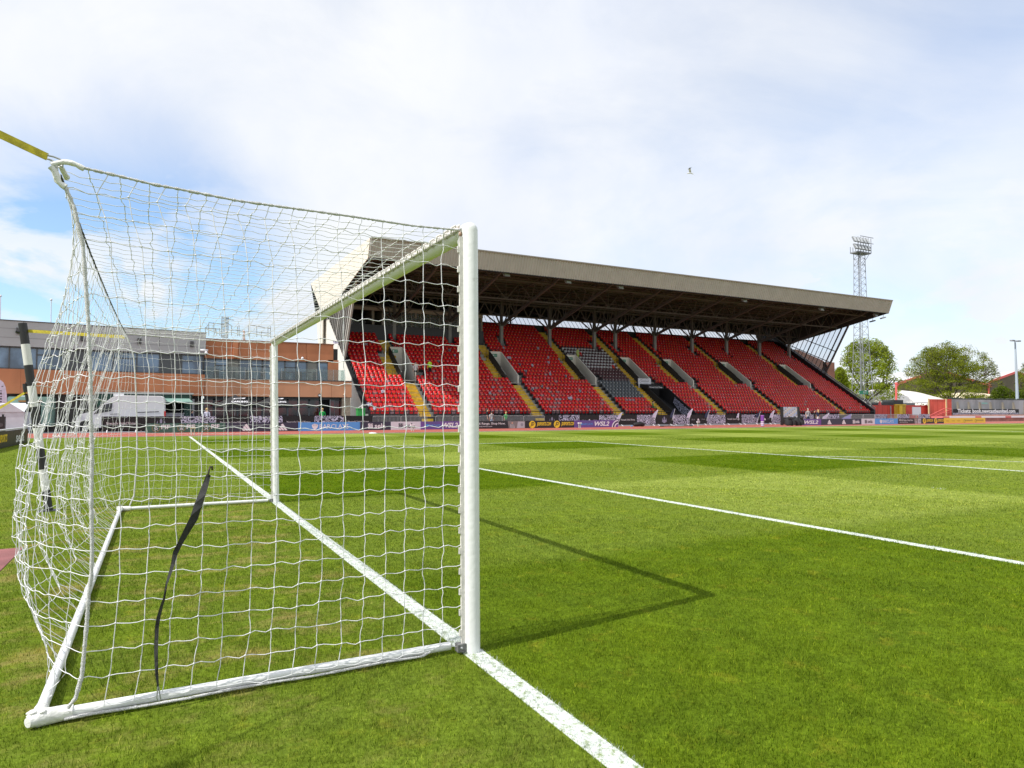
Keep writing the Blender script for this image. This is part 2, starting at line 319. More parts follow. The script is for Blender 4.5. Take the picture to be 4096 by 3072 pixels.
# ------------------------------------------------------------------ mesh builder
def tag(o,label=None,cat=None,group=None,kind=None):
    if label: o['label']=label
    if cat: o['category']=cat
    if group: o['group']=group
    if kind: o['kind']=kind
    return o
ORG={}
def thing(name,label,cat,loc=(0,0,0),group=None,rotz=0):
    o=bpy.data.objects.new(name,None); COL.objects.link(o); o.location=loc; o.rotation_euler=(0,0,rotz); o.empty_display_size=.3
    ORG[o]=(Vector(loc),rotz); return tag(o,label,cat,group)
class MB:
    def __init__(s): s.v=[]; s.f=[]; s.m=[]; s.mats=[]
    def mi(s,m):
        if m not in s.mats: s.mats.append(m)
        return s.mats.index(m)
    def add(s,vs,fs,m):
        b=len(s.v); s.v+= [tuple(map(float,p)) for p in vs]; k=s.mi(m)
        for f in fs: s.f.append(tuple(b+i for i in f)); s.m.append(k)
    def box(s,x0,x1,y0,y1,z0,z1,m):
        vs=[(x,y,z) for z in (z0,z1) for y in (y0,y1) for x in (x0,x1)]
        s.add(vs,[(0,2,3,1),(4,5,7,6),(0,1,5,4),(2,6,7,3),(0,4,6,2),(1,3,7,5)],m)
    def bar(s,a,b,w,h,m,up=(0,0,1)):
        a=np.array(a,float); b=np.array(b,float); d=b-a; n=np.linalg.norm(d)
        if n<1e-6: return
        d/=n; up=np.array(up,float)
        if abs(d@up)>.98: up=np.array([1.,0,0])
        r=np.cross(d,up); r/=np.linalg.norm(r); u=np.cross(r,d)
        vs=[p+sx*r*w/2+sz*u*h/2 for p in (a,b) for sx,sz in ((-1,-1),(1,-1),(1,1),(-1,1))]
        s.add(vs,[(0,1,2,3),(7,6,5,4),(0,4,5,1),(1,5,6,2),(2,6,7,3),(3,7,4,0)],m)
    def tube(s,pts,r,n,m,cap=True):
        pts=[np.array(p,float) for p in pts]; rs=r if isinstance(r,(list,tuple)) else [r]*len(pts)
        b=len(s.v); k=s.mi(m); u=None
        for i,p in enumerate(pts):
            d=(pts[min(i+1,len(pts)-1)]-pts[max(i-1,0)]); d=d/(np.linalg.norm(d)+1e-9)
            if u is None:
                a=np.array([0,0,1.]) if abs(d[2])<.9 else np.array([1.,0,0]); u=np.cross(d,a)
            else: u=u-d*(u@d)
            u/=np.linalg.norm(u)+1e-9; w=np.cross(d,u)
            for j in range(n):
                t=2*math.pi*j/n; q=p+rs[i]*(math.cos(t)*u+math.sin(t)*w); s.v.append(tuple(q))
        for i in range(len(pts)-1):
            for j in range(n):
                s.f.append((b+i*n+j,b+i*n+(j+1)%n,b+(i+1)*n+(j+1)%n,b+(i+1)*n+j)); s.m.append(k)
        if cap:
            e=b+(len(pts)-1)*n; q=len(s.v); s.v+=s.v[b:b+n]+s.v[e:e+n]
            s.f.append(tuple(q+j for j in range(n))[::-1]); s.m.append(k); s.f.append(tuple(q+n+j for j in range(n))); s.m.append(k)
    def prism(s,poly,d,m):      # poly: list of 3D points (planar), d: extrusion vector
        n=len(poly); vs=[tuple(p) for p in poly]+[tuple(np.array(p)+np.array(d)) for p in poly]
        s.add(vs,[tuple(range(n))[::-1],tuple(range(n,2*n))]+[(i,(i+1)%n,n+(i+1)%n,n+i) for i in range(n)],m)
    def ball(s,c,r,m,nu=8,nv=6,sc=(1,1,1)):
        vs=[(c[0],c[1],c[2]-r*sc[2])]
        for i in range(1,nv):
            t=-math.pi/2+math.pi*i/nv
            for j in range(nu): vs.append((c[0]+r*sc[0]*math.cos(t)*math.cos(2*math.pi*j/nu),c[1]+r*sc[1]*math.cos(t)*math.sin(2*math.pi*j/nu),c[2]+r*sc[2]*math.sin(t)))
        vs.append((c[0],c[1],c[2]+r*sc[2])); fs=[]
        for j in range(nu): fs.append((0,1+(j+1)%nu,1+j))
        for i in range(nv-2):
            for j in range(nu): fs.append((1+i*nu+j,1+i*nu+(j+1)%nu,1+(i+1)*nu+(j+1)%nu,1+(i+1)*nu+j))
        e=len(vs)-1
        for j in range(nu): fs.append((e,1+(nv-2)*nu+j,1+(nv-2)*nu+(j+1)%nu))
        s.add(vs,fs,m)
    def build(s,name,parent=None,smooth=False,local=False,label=None):
        me=bpy.data.meshes.new(name); v=s.v
        root=parent
        while root is not None and root.parent is not None: root=root.parent
        if root in ORG and not local:
            lo,rz=ORG[root]; R=Matrix.Rotation(-rz,3,'Z'); v=[tuple(R@(Vector(p)-lo)) for p in v]
        me.from_pydata(v,[],s.f)
        for m in s.mats: me.materials.append(m)
        me.polygons.foreach_set('material_index',s.m)
        if smooth: me.polygons.foreach_set('use_smooth',[len(f)<=4 for f in s.f])
        me.update(); o=bpy.data.objects.new(name,me); COL.objects.link(o)
        if parent: o.parent=parent
        if label: o['label']=label
        return o
def structure(name,mb,label=None):
    o=mb.build(name); o['kind']='structure'
    if label: o['label']=label
    return o
def part(name,parent,fn,smooth=False,label=None,local=False):
    b=MB(); fn(b); return b.build(name,parent,smooth,local,label)
def np_mesh(name,V,F,mats,mi=None,parent=None,smooth=False):
    """V (n,3), F (m,k) arrays, fast."""
    me=bpy.data.meshes.new(name); k=F.shape[1]
    root=parent
    while root is not None and root.parent is not None: root=root.parent
    if root in ORG: V=V-np.array(ORG[root][0])
    me.vertices.add(len(V)); me.vertices.foreach_set('co',V.astype(np.float32).ravel())
    me.loops.add(F.size); me.loops.foreach_set('vertex_index',F.astype(np.int32).ravel())
    me.polygons.add(len(F)); me.polygons.foreach_set('loop_start',np.arange(0,F.size,k,dtype=np.int32))
    for m in mats: me.materials.append(m)
    if mi is not None: me.polygons.foreach_set('material_index',mi.astype(np.int32))
    if smooth: me.polygons.foreach_set('use_smooth',np.ones(len(F),bool))
    me.update(calc_edges=True)
    o=bpy.data.objects.new(name,me); COL.objects.link(o)
    if parent: o.parent=parent
    return o
DG=None
def textgeo(body,size,shear=0,bold=0.,width=None):
    """flat lettering -> (verts Nx2, faces), centred"""
    cu=bpy.data.curves.new('t','FONT'); cu.body=body; cu.size=size; cu.shear=shear; cu.offset=bold*size; cu.resolution_u=2
    cu.align_x='CENTER'; cu.align_y='CENTER'
    o=bpy.data.objects.new('t',cu); COL.objects.link(o)
    me=bpy.data.meshes.new_from_object(o.evaluated_get(bpy.context.evaluated_depsgraph_get()))
    vs=[(v.co.x,v.co.y) for v in me.vertices]; fs=[tuple(p.vertices) for p in me.polygons]
    bpy.data.objects.remove(o); bpy.data.curves.remove(cu); bpy.data.meshes.remove(me)
    if vs:
        xs=[v[0] for v in vs]; ys=[v[1] for v in vs]; cx=(min(xs)+max(xs))/2; cy=(min(ys)+max(ys))/2
        k=1.0 if not width else width/(max(xs)-min(xs)); vs=[((x-cx)*k,(y-cy)) for x,y in vs]
    return vs,fs
TXC={}
def put_text(mb,body,size,org,ax,ay,m,shear=0,bold=.0,width=None,d=.0):
    key=(body,size,shear,bold,width)
    if key not in TXC: TXC[key]=textgeo(*key)
    vs,fs=TXC[key]; org=np.array(org,float); ax=np.array(ax,float); ay=np.array(ay,float)
    mb.add([org+x*ax+y*ay for x,y in vs],fs,m)

# ================================================================== GROUND
b=MB(); b.box(-700,900,-500,1100,-.6,-.03,TARMAC); structure('ground',b)
b=MB(); b.box(-60,125,-25,40.9,-.3,0,TURF); structure('pitch_turf',b)
b=MB(); b.box(-60,125,40.9,51.3,-.3,.004,TRACK); structure('running_track',b)
b=MB(); b.box(-60,200,51.3,57,-.3,.0,APRON); b.box(-60,15,57,64,-.3,.0,APRON); structure('apron_pavement',b)
b=MB(); b.box(-30,-2.86,3.68,4.93,-.05,.006,TRACKM); structure('runway_strip',b)
b=MB(); 
for y,w in ((40.96,.05),): b.box(-60,125,y-w/2,y+w/2,-.02,.03,CONC)
for k in range(1,8,3): b.box(-60,125,40.96+1.22*k-.02,40.96+1.22*k+.02,.002,.0075,mat('lane_line',(.62,.55,.52),.8))
structure('track_kerb_and_lane_lines',b)
LW=.12
HL=[(0,-25,40.06),(5.44,-5.44,12.92),(16.44,-16.4,23.91),(52.5,-25,40.06)]     # x const: x, y0, y1
VL=[(12.86,0.06,5.5),(-5.44,.06,5.5),(23.85,.06,16.5),(40.0,-0.06,105)]         # y const: y, x0, x1
b=MB()
for x,y0,y1 in HL: b.box(x-LW/2,x+LW/2,y0,y1,-.01,.004,LINE)
for y,x0,x1 in VL: b.box(x0,x1,y-LW/2,y+LW/2,-.01,.0045,LINE)
def arc(mb,cx,cy,r,a0,a1,n,z=.005):
    for i in range(n):
        t0=a0+(a1-a0)*i/n; t1=a0+(a1-a0)*(i+1)/n
        q=[(cx+rr*math.cos(t),cy+rr*math.sin(t),z) for rr,t in ((r-.06,t0),(r+.06,t0),(r+.06,t1),(r-.06,t1))]
        mb.add(q,[(0,1,2,3)],LINE)
arc(b,11,3.71,9.15,-rad(53.1),rad(53.1),60); arc(b,52.5,3.71,9.15,0,2*math.pi,90); arc(b,0,40,1,-rad(90),0,10)
o=structure('pitch_markings',b)

def grass():
    rings=[(1.3,3.2,11000),(3.2,4.6,9000),(4.6,6.5,6000),(6.5,9,3200),(9,13,1500),(13,19,650),(19,28,260),(28,40,110)]
    B=[];R=[]
    for r0,r1,dn in rings:
        a=YAW; sp=rad(47)
        n=int(sp*(r1*r1-r0*r0)*dn*1.1); r=np.sqrt(RNG.random(n)*(r1*r1-r0*r0)+r0*r0); t=a+(RNG.random(n)*2-1)*sp
        B.append(np.stack([CP[0]+r*np.sin(t),CP[1]+r*np.cos(t)],1)); R.append(r)
    B=np.concatenate(B); R=np.concatenate(R)
    keep=~((B[:,0]<-2.84)&(B[:,1]>3.66)&(B[:,1]<4.95))&(B[:,1]<40.85)
    B=B[keep];R=R[keep]; n=len(B)
    # lines
    paint=np.zeros(n); jit=RNG.normal(0,.007,n)
    for x,y0,y1 in HL: paint[(np.abs(B[:,0]-x)<LW/2+jit)&(B[:,1]>y0)&(B[:,1]<y1)]=1
    for y,x0,x1 in VL: paint[(np.abs(B[:,1]-y)<LW/2+jit)&(B[:,0]>x0)&(B[:,0]<x1)]=1
    rr=np.hypot(B[:,0]-11,B[:,1]-3.71); paint[(np.abs(rr-9.15)<LW/2)&(B[:,0]>16.45)]=1
    paint[(rr<.16)&(RNG.random(n)<.4)]=1
    paint*=(RNG.random(n)<np.where(R<8,.985,.985))
    paint*=RNG.uniform(.8,1,n)
    rnd=RNG.random(n)
    w=.0010*np.maximum(1,R/4.6)*RNG.uniform(.7,1.35,n)
    # clumpy height
    cl=.5+.5*np.sin(B[:,0]*7.3+1.7*np.sin(B[:,1]*5.1))*np.sin(B[:,1]*6.7+1.3*np.sin(B[:,0]*8.9))
    h=RNG.uniform(.008,.024,n)*(.7+.6*cl)*np.where(paint>0,1.0,1)
    th=RNG.random(n)*2*np.pi; lean=RNG.uniform(.15,1.0,n)*h; la=RNG.random(n)*2*np.pi
    dx=np.cos(th)*w; dy=np.sin(th)*w; lx=np.cos(la)*lean; ly=np.sin(la)*lean; z=np.zeros(n)
    v0=np.stack([B[:,0]-dx,B[:,1]-dy,z],1); v1=np.stack([B[:,0]+dx,B[:,1]+dy,z],1)
    v2=np.stack([B[:,0]+dx*.75+lx*.35,B[:,1]+dy*.75+ly*.35,h*.6],1); v3=np.stack([B[:,0]-dx*.75+lx*.35,B[:,1]-dy*.75+ly*.35,h*.6],1)
    v4=np.stack([B[:,0]+lx,B[:,1]+ly,h],1)
    V=np.stack([v0,v1,v2,v3,v4],1).reshape(-1,3); i=np.arange(n)[:,None]*5
    F=np.concatenate([i+np.array([[0,1,2]]),i+np.array([[0,2,3]]),i+np.array([[3,2,4]])],1).reshape(-1,3)
    o=np_mesh('grass',V,F,[BLADE]); o['kind']='stuff'; o['label']='short mown grass blades, some sprayed white along the lines'
    me=o.data
    for nm,arr in (('rnd',rnd),('paint',paint)):
        at_=me.attributes.new(nm,'FLOAT','POINT'); at_.data.foreach_set('value',np.repeat(arr,5).astype(np.float32))
    print('blades',n)
grass()

# ================================================================== GOAL
goal=thing('football_goal','white football goal with box net standing on the goal line in front','goal',(0,0,0))
TOPS=[(-.02,0.0),(-.055,7.42)]
for (tx,ty),by in zip(TOPS,(0.,7.42)):
    def post(b):
        R_=.0475; p0=np.array([0.,by,-.05]); p1=np.array([tx,ty,2.485]); pts=[];rs=[]
        for t in (0,.5,1): pts.append(p0+(p1-p0)*t); rs.append(R_)
        for k in range(1,7): a=math.pi/2*k/6; pts.append(p1+np.array([0,0,R_*math.sin(a)])); rs.append(max(.0008,R_*math.cos(a)))
        b.tube(pts,rs,28,WHITE_PAINT)
    P=part('post',goal,post,True)
    part('net_rail',P,lambda b:(b.bar((-.058,by,.03),(tx-.058,ty,2.44),.022,.014,RAIL,up=(0,1,0)),
        [b.bar((-.071+tx*z/2.5,by,z-.018),(-.071+tx*z/2.5,by,z+.018),.02,.012,RAIL,up=(0,1,0)) for z in np.arange(.12,2.42,.118)]))
    part('foot_bracket',P,lambda b:(b.box(-.098,-.045,by-.022,by+.026,.016,.060,mat('weathered_bracket',(.14,.14,.14),.5,.3,60)),b.ball((-.076,by-.024,.040),.008,METAL)))
y0,y1=TOPS[0][1],TOPS[1][1]
CB=part('crossbar',goal,lambda b:b.tube([(TOPS[0][0]+.0,y0,2.488),(-.0375,3.7,2.488),(TOPS[1][0],y1,2.488)],.048,28,WHITE_PAINT),True)
def crail(b):
    b.bar((-.073,.05,2.497),(-.108,7.37,2.497),.022,.02,RAIL)
    b.bar((-.066,.05,2.52),(-.101,7.37,2.52),.012,.016,RAIL)
    for k in range(62):
        y=.09+k*.1185; x=-.084-.035*y/7.4; q=random.uniform(-.004,.004)
        b.tube([(x+.01,y,2.53),(x-.014,y+.008,2.515+q),(x-.012,y+.02,2.485),(x+.012,y+.03,2.478)],.0065,5,RAIL)
part('net_rail',CB,crail,True)
part('corner_bolt',CB,lambda b:(b.ball((-.066,.028,2.463),.016,RUST),b.ball((-.07,.04,2.492),.013,RUST),b.tube([(-.06,.03,2.47),(-.075,.04,2.42),(-.07,.035,2.38)],.008,6,ROPE)),True)
for yy in (0.05,7.42):
    part('ground_bar',goal,lambda b:b.tube([(-.12,yy,.038),(-1.1,yy,.040),(-2.08,yy,.038)],.0235,14,WHITE_PAINT),True)
part('ground_bar',goal,lambda b:b.tube([(-2.1,.05,.038),(-2.1,3.7,.038),(-2.1,7.42,.038)],.025,14,WHITE_PAINT),True,label='long back ground bar of the goal frame')
for yy in (.05,7.42):
    def tp(b):
        s=1 if yy<1 else -1
        b.tube([(-2.135,yy-.04*s,.035),(-2.1,yy-.01*s,.036),(-2.0,yy,.038),(-1.97,yy,.038)],[.022,.038,.034,.03],14,TAPE)
        b.tube([(-2.1,yy-.035*s,.036),(-2.1,yy+.03*s,.037),(-2.1,yy+.10*s,.038)],[.02,.036,.029],14,TAPE)
        for k in range(9): 
            a=random.uniform(0,6.28); b.ball((-2.1+.03*math.cos(a),yy+.03*math.sin(a),.05+random.uniform(-.01,.02)),.014,TAPE,6,4,(1.4,1,.6))
    part('taped_corner',goal,tp,True)
# --- net
SPX=[(222,655),(230,728),(262,749),(295,825),(304,859),(316,922),(331,977),(338,1070),(346,1184),(353,1287),(356,1396),(362,1504),(363,1635),(365,1747),(368,1799),(365,2013),(368,2212),(365,2306),(355,2371),(347,2494),(328,2699),(302,2794),(271,2831)]
SEAM=np.array([at(x,y,0.0) for x,y in SPX])
def seam_at(z): 
    zz=SEAM[::-1,2]; return np.interp(z,zz,SEAM[::-1,0])
SV=[2.53,2.43,2.315,2.20,2.067,1.945,1.82,1.705,1.57,1.46,1.34,1.235,1.11,1.0,.87,.765,.65,.535,.425,.31,.195,.10]   # seam knot heights, 22 rows
NV=21; NU=16; NY=60
PV=[2.48]+[2.374-.1165*k for k in range(21)]; PV[21]=.05
ROPEX=[(251,645.6),(333,671),(489,707),(616,738),(700,753),(948,802),(1407,865),(1648,902),(1833,920)]
RP=np.array([at(x,y,0) for x,y in ROPEX])
def ropez(x): return np.interp(x,RP[:,0],RP[:,2])
cords=[]; knots=[]
def wig(a,b,amp,sag,n=4,ph=0.):
    a=np.array(a);b=np.array(b); pts=[a]
    L=np.linalg.norm(b-a); d=(b-a)/(L+1e-9); 
    side=np.cross(d,[0,0,1.]) if abs(d[2])<.7 else np.array([d[2],0,-d[0]]); side/=np.linalg.norm(side)+1e-9
    side2=np.cross(d,side); qa=random.uniform(.25,1.35); qb=random.uniform(-1,1.2); qc=random.uniform(-.6,.6)
    for k in range(1,n):
        t=k/n; pts.append(a+(b-a)*t+side2*amp*qa*math.sin(2*math.pi*t+ph)+side*amp*qb*.6*math.sin(math.pi*2*t+ph*1.7)+side2*amp*qc*math.sin(math.pi*t)+np.array([0,0,-sag*math.sin(math.pi*t)]))
    pts.append(b); return pts
def add_grid(G,amp,sag,r,n=4,skip_last_row=True,skipu=None,kr=2.1):
    nu,nv=G.shape[0],G.shape[1]
    for i in range(nu):
        for j in range(nv):
            if i<nu-1 and 0<j<nv: cords.append((wig(G[i,j],G[i+1,j],min(amp,.0062) if nu<30 else .0035,sag,n,0),r))
            if j<nv-1 and 0<i<nu-1: cords.append((wig(G[i,j],G[i,j+1],amp*.8*(-1)**(i),0,n,.3),r))
            if 0<i<nu-1 and 0<j<nv-1: knots.append((G[i,j],r*kr))
def side_panel(Y,flip):
    G=np.zeros((NU+1,NV+1,3))
    for i in range(NU+1):
        u=i/NU
        for j in range(NV+1):
            if j==0: x=-.07+u*(-2.0+.07); z=ropez(x)
            else:
                z=PV[j]*(1-u)+SV[j]*u; xs=seam_at(SV[j]); x=-.072*(1-u)+xs*u
            by=.035*math.sin(math.pi*u)*math.sin(math.pi*j/NV)*(1 if flip else -1)*.6
            # belly of the hanging rows, a little crowding near the bar
            z-= .018*math.sin(math.pi*u)*math.sin(math.pi*min(1,j/NV))
            G[i,j]=(x+.0,Y+by,z)
            if 0<i<NU and 0<j<NV: G[i,j]+=RNG.normal(0,.0045,3)
            if j==NV and 0<i: G[i,j,2]=.055; G[i,j,1]=Y+random.uniform(-.03,.03)
    return G
G1=side_panel(0,False)
# black strap pulls one cord down
add_grid(G1,.0062,.004,.0021)
G2=side_panel(7.42,True); add_grid(G2,.005,.004,.0019,3)
def bulge(z): return np.interp(z,[0,.06,.15,.4,.8,1.2,1.6,2.0,2.4,2.53],[0,.05,.19,.33,.38,.32,.23,.12,.02,0])
def gY(y): return (1-math.exp(-max(0,y)/.55))*(1-math.exp(-max(0,7.42-y)/.55))
GB=np.zeros((NY+1,NV+1,3))
for i in range(NY+1):
    y=7.42*i/NY; s=math.sin(math.pi*i/NY)
    for j in range(NV+1):
        z=SV[j]; z0=z
        if j==0: x=-2.085; z=2.53-.055*s
        else:
            z=z-.05*s*(z/2.5); x=seam_at(SV[j]); e=min(1,y/.8,(7.42-y)/.8); x=x*(1-e)+(-2.06)*e
            x-=bulge(z0)*gY(y)*(.92+.16*math.sin(i*.7+j*.35))
        if j==NV: x=-2.1+random.uniform(-.03,.03); z=.055
        GB[i,j]=(x,y,z)
        if 0<i<NY and 0<j<NV: GB[i,j]+=RNG.normal(0,.0045,3)
for j in range(NV+1): GB[0,j]=G1[NU,j] if j else (-2.085,0,2.53)
add_grid(GB,.009,.004,.0018,4)
GT=np.zeros((NY+1,NU+1,3))
for i in range(NY+1):
    y=7.42*i/NY; s=math.sin(math.pi*i/NY)**.6 if 0<i<NY else 0
    for j in range(NU+1):
        u=j/NU; x=-.09*(1-u)-2.085*u
        zr=ropez(x); zc=2.49*(1-u)+(2.53-.055*math.sin(math.pi*i/NY))*u
        e=min(1,min(y,7.42-y)/.6); z=zr*(1-e)+zc*e-.05*s*math.sin(math.pi*u)
        GT[i,j]=(x,y,z)
        if 0<i<NY and 0<j<NU: GT[i,j]+=RNG.normal(0,.005,3)
nu,nv=GT.shape[:2]
for i in range(1,nu-1):
    for j in range(nv-1): cords.append((wig(GT[i,j],GT[i,j+1],.004,.003,3),.0019))
for j in range(1,nv-1):
    for i in range(nu-1): cords.append((wig(GT[i,j],GT[i+1,j],.004,.002,3),.0019))
for i in range(1,nu-1):
    for j in range(1,nv-1): knots.append((GT[i,j],.0042))
# side column tops hang from the rope, columns reach it
def sweep(cords,n=5):
    V=[];F=[];off=0
    byk={}
    for p,r in cords: byk.setdefault(len(p),[]).append((p,r))
    for k,lst in byk.items():
        P=np.array([q[0] for q in lst]); Rr=np.array([q[1] for q in lst])      # (m,k,3)
        D=np.empty_like(P); D[:,1:-1]=P[:,2:]-P[:,:-2]; D[:,0]=P[:,1]-P[:,0]; D[:,-1]=P[:,-1]-P[:,-2]
        D/=np.linalg.norm(D,axis=2,keepdims=True)+1e-9
        A=np.where(np.abs(D[...,2:3])<.8,np.array([0,0,1.]),np.array([1.,0.3,0]))
        U=np.cross(D,A); U/=np.linalg.norm(U,axis=2,keepdims=True)+1e-9; Wv=np.cross(D,U)
        t=2*np.pi*np.arange(n)/n
        ring=P[:,:,None,:]+Rr[:,None,None,None]*(np.cos(t)[None,None,:,None]*U[:,:,None,:]+np.sin(t)[None,None,:,None]*Wv[:,:,None,:])
        m=len(lst); V.append(ring.reshape(-1,3)); base=off+np.arange(m)[:,None,None]*k*n
        a=np.arange(k-1)[None,:,None]*n; j=np.arange(n)[None,None,:]; j2=(j+1)%n
        F.append(np.stack([base+a+j,base+a+j2,base+a+n+j2,base+a+n+j],-1).reshape(-1,4)); off+=m*k*n
    return np.concatenate(V),np.concatenate(F)
V,F=sweep(cords,5)
# knots as small cubes-octahedra quads
kc=np.array([k[0] for k in knots]); kr=np.array([k[1] for k in knots])
cube=np.array([(x,y,z) for z in (-1,1) for y in (-1,1) for x in (-1,1)],float)*.8; cf=np.array([(0,2,3,1),(4,5,7,6),(0,1,5,4),(2,6,7,3),(0,4,6,2),(1,3,7,5)])
KV=(kc[:,None,:]+cube[None]*kr[:,None,None]).reshape(-1,3); KF=(np.arange(len(kc))[:,None,None]*8+cf[None]).reshape(-1,4)+len(V)
netm=np_mesh('net',np.concatenate([V,KV]),np.concatenate([F,KF]),[NETW],parent=goal,smooth=True)
print('net faces',len(F)+len(KF))
def ropew(b,pts,r,m,tw=.012,amp=.15):
    P=np.array(pts,float); seg=np.linalg.norm(np.diff(P,axis=0),axis=1); s=np.r_[0,np.cumsum(seg)]; n=max(4,int(s[-1]/tw))
    q=np.stack([np.interp(np.linspace(0,s[-1],n),s,P[:,k]) for k in range(3)],1)
    b.tube(list(q),[r*(1+random.uniform(-amp,amp)) for _ in range(n)],7,m)
toprope=[tuple(p) for p in RP]+[(-.06,.03,2.505)]
part('net_rope',netm,lambda b:ropew(b,[(-2.085,0,2.535)]+toprope,.0068,ROPE,.012,.35),True)
part('net_rope',netm,lambda b:ropew(b,[(x,7.42,z-.0) for x,z in [(-2.085,2.53),(-1.5,2.50),(-.8,2.48),(-.1,2.49)]],.008,ROPE,.04),True)
part('net_rope',netm,lambda b:ropew(b,[tuple(p) for p in SEAM],.0086,ROPE,.011,.22),True,label='thick braided seam rope at the near back corner')
part('net_rope',netm,lambda b:ropew(b,[(x,7.42,z) for x,z in SEAM[::2][:,[0,2]]],.010,ROPE,.03),True)
part('net_rope',netm,lambda b:ropew(b,[(-2.0,.02,.02)]+[(x,.016,.02+.004*math.sin(x*9)) for x in np.linspace(-1.9,-.3,9)]+[(-.25,.03,.03)],.007,ROPE),True)
part('net_rope',netm,lambda b:ropew(b,[(-2.085,y,2.53-.055*math.sin(math.pi*y/7.42)) for y in np.linspace(0.15,7.42,14)],.0062,mat('black_cord',(.03,.035,.035),.8,.4,200),.02,.3),True,label='dark twisted cord along the top back edge of the net')
def tpw(b):
    n0=at(222,655,0)
    for pts in ([at(205,660,0),at(222,655,0),at(240,650,0),at(262,647,0),at(300,656,0),at(336,676,0)],[at(205,668,0),at(222,690,0),at(231,728,0),at(262,749,0)],[at(240,660,0.03),at(262,702,.08),at(266,708,.12)]):
        P=np.array(pts); s=np.r_[0,np.cumsum(np.linalg.norm(np.diff(P,axis=0),axis=1))]; n=9
        q=np.stack([np.interp(np.linspace(0,s[-1],n),s,P[:,k]) for k in range(3)],1)
        b.tube(list(q),[.0128*(1+random.uniform(-.2,.2)) for _ in range(n)],9,TAPE)
part('taped_joint',netm,tpw,True)

# hanging black strap
st=thing('net_strap','black webbing strap with metal hooks pulling the near side net to the ground bar','strap',tuple(at(628,2800,-.03)))
SP=[(835,1898,22),(822,1940,30),(810,1973,35),(793,2020,40),(776,2072,40),(748,2122,32),(721,2172,26),(701,2212,26),(690,2262,18),(678,2300,15),(666,2336,10),(656,2396,12),(646,2426,16),(634,2470,19),(628,2505,20),(625,2568,20),(624,2610,19),(625,2647,18),(627,2699,16),(632,2747,10)]
def strap(b):
    vs=[];n=len(SP)
    for k,(x,y,w) in enumerate(SP):
        i=max(0,k-1);j=min(n-1,k+1); tx,ty=SP[j][0]-SP[i][0],SP[j][1]-SP[i][1]; l=math.hypot(tx,ty); nx,ny=-ty/l,tx/l
        tw=.012*math.sin(k*.9)
        for sgn,yy in ((1,-.035+tw),(-1,-.035-tw)): vs.append(at(x+sgn*nx*w*.4,y+sgn*ny*w*.4,yy))
        for sgn,yy in ((-1,-.0375-tw),(1,-.0375+tw)): vs.append(at(x+sgn*nx*w*.4,y+sgn*ny*w*.4,yy))
    fs=[]
    for k in range(n-1):
        a=4*k; fs+=[(a+j,a+(j+1)%4,a+4+(j+1)%4,a+4+j) for j in range(4)]
    b.add(vs,fs+[(3,2,1,0),(4*n-4,4*n-3,4*n-2,4*n-1)],KSTRAP)
part('webbing',st,strap)
part('hook',st,lambda b:(b.tube([at(832,1905,-.035),at(836,1880,-.035),at(840,1868,-.03),at(848,1866,0),at(849,1880,.01)],.0045,7,mat('tarnished_hook',(.06,.05,.03),.4,metal=.5)),),True)
part('hook',st,lambda b:b.tube([at(632,2745,-.036),at(629,2770,-.036),at(627,2792,-.036),at(635,2806,-.036),at(642,2794,-.034),at(638,2768,-.034),at(634,2748,-.034)],.003,7,METAL),True)

# ------------------------------------------------------------------ striped net poles + yellow straps
def netpole(base,top,label):
    t=thing('striped_net_pole',label,'pole',tuple(base),group='black and white poles tensioning the goal net')
    base=np.array(base);top=np.array(top)
    n=9
    for k in range(n):
        a=base+(top-base)*k/n; c=base+(top-base)*(k+1)/n
        part('band',t,lambda b:b.tube([a,c],.052 if k<5 else .054,18,BLACKP if (n-1-k)%2==0 else mat('white_band',(.68,.68,.66),.5)),True)
    part('strap_winder',t,lambda b:b.tube([top-(top-base)*.045+np.array([-.09,-.02,0]),top-(top-base)*.06+np.array([.03,0,0])],.018,8,BLACKP),True)
    part('base_plate',t,lambda b:b.box(base[0]-.12,base[0]+.12,base[1]-.12,base[1]+.12,-.01,.01,BLACKP))
    part('cleat',t,lambda b:b.tube([top-(top-base)*.43+np.array([-.06,0,0]),top-(top-base)*.38+np.array([-.06,0,.0])],.03,8,BLACKP),True)
    return t
PB=at(195,2050,8.0); PB[2]=0; PT=at(90,1293,8.0)
netpole(PB,PT,'black and white striped pole leaning behind the far corner of the goal net')
NPB=np.array([-4.05,-1.2,0]); NPT=np.array([-4.4,-1.0,3.3])
netpole(NPB,NPT,'black and white striped pole beyond the left edge holding the near net strap')
def strapthing(a,b_,label,w=.05,g=None):
    a=np.array(a);b_=np.array(b_); t=thing('tension_strap',label,'strap',tuple((a+b_)/2),group='yellow net tension straps')
    part('webbing',t,lambda b:b.bar(a,b_,.004,w,YSTRAP))
    return t
c0=at(190,628,0.0)
t=strapthing(c0,NPT+np.array([0,0,-.1]),'olive yellow strap pulling the near top corner of the net',.034)
part('hook',t,lambda b:(b.tube([at(188,621,0),at(215,627,0),at(240,637,0),at(247,643,0)],.004,6,METAL),b.tube([at(186,634,0.01),at(210,643,0),at(232,660,0),at(250,668,0),at(252,650,0)],.0042,6,METAL)),True)
t=strapthing(at(500,1348,7.42),at(112,1324,8.0),'bright yellow strap from the far pole to the net corner',.045)
part('hook',t,lambda b:b.tube([at(500,1348,7.42),(-2.085,7.42,2.53)],.005,6,METAL))
t=strapthing(at(104,1568,8),at(-260,1790,8.5),'thin yellow guy strap running down left from the far striped pole',.03)
part('ratchet',t,lambda b:(b.tube([at(100,1535,8),at(101,1552,8),at(104,1568,8)],.03,8,BLACKP),b.tube([at(101,1532,8),at(112,1530,8)],.012,6,BLACKP)))

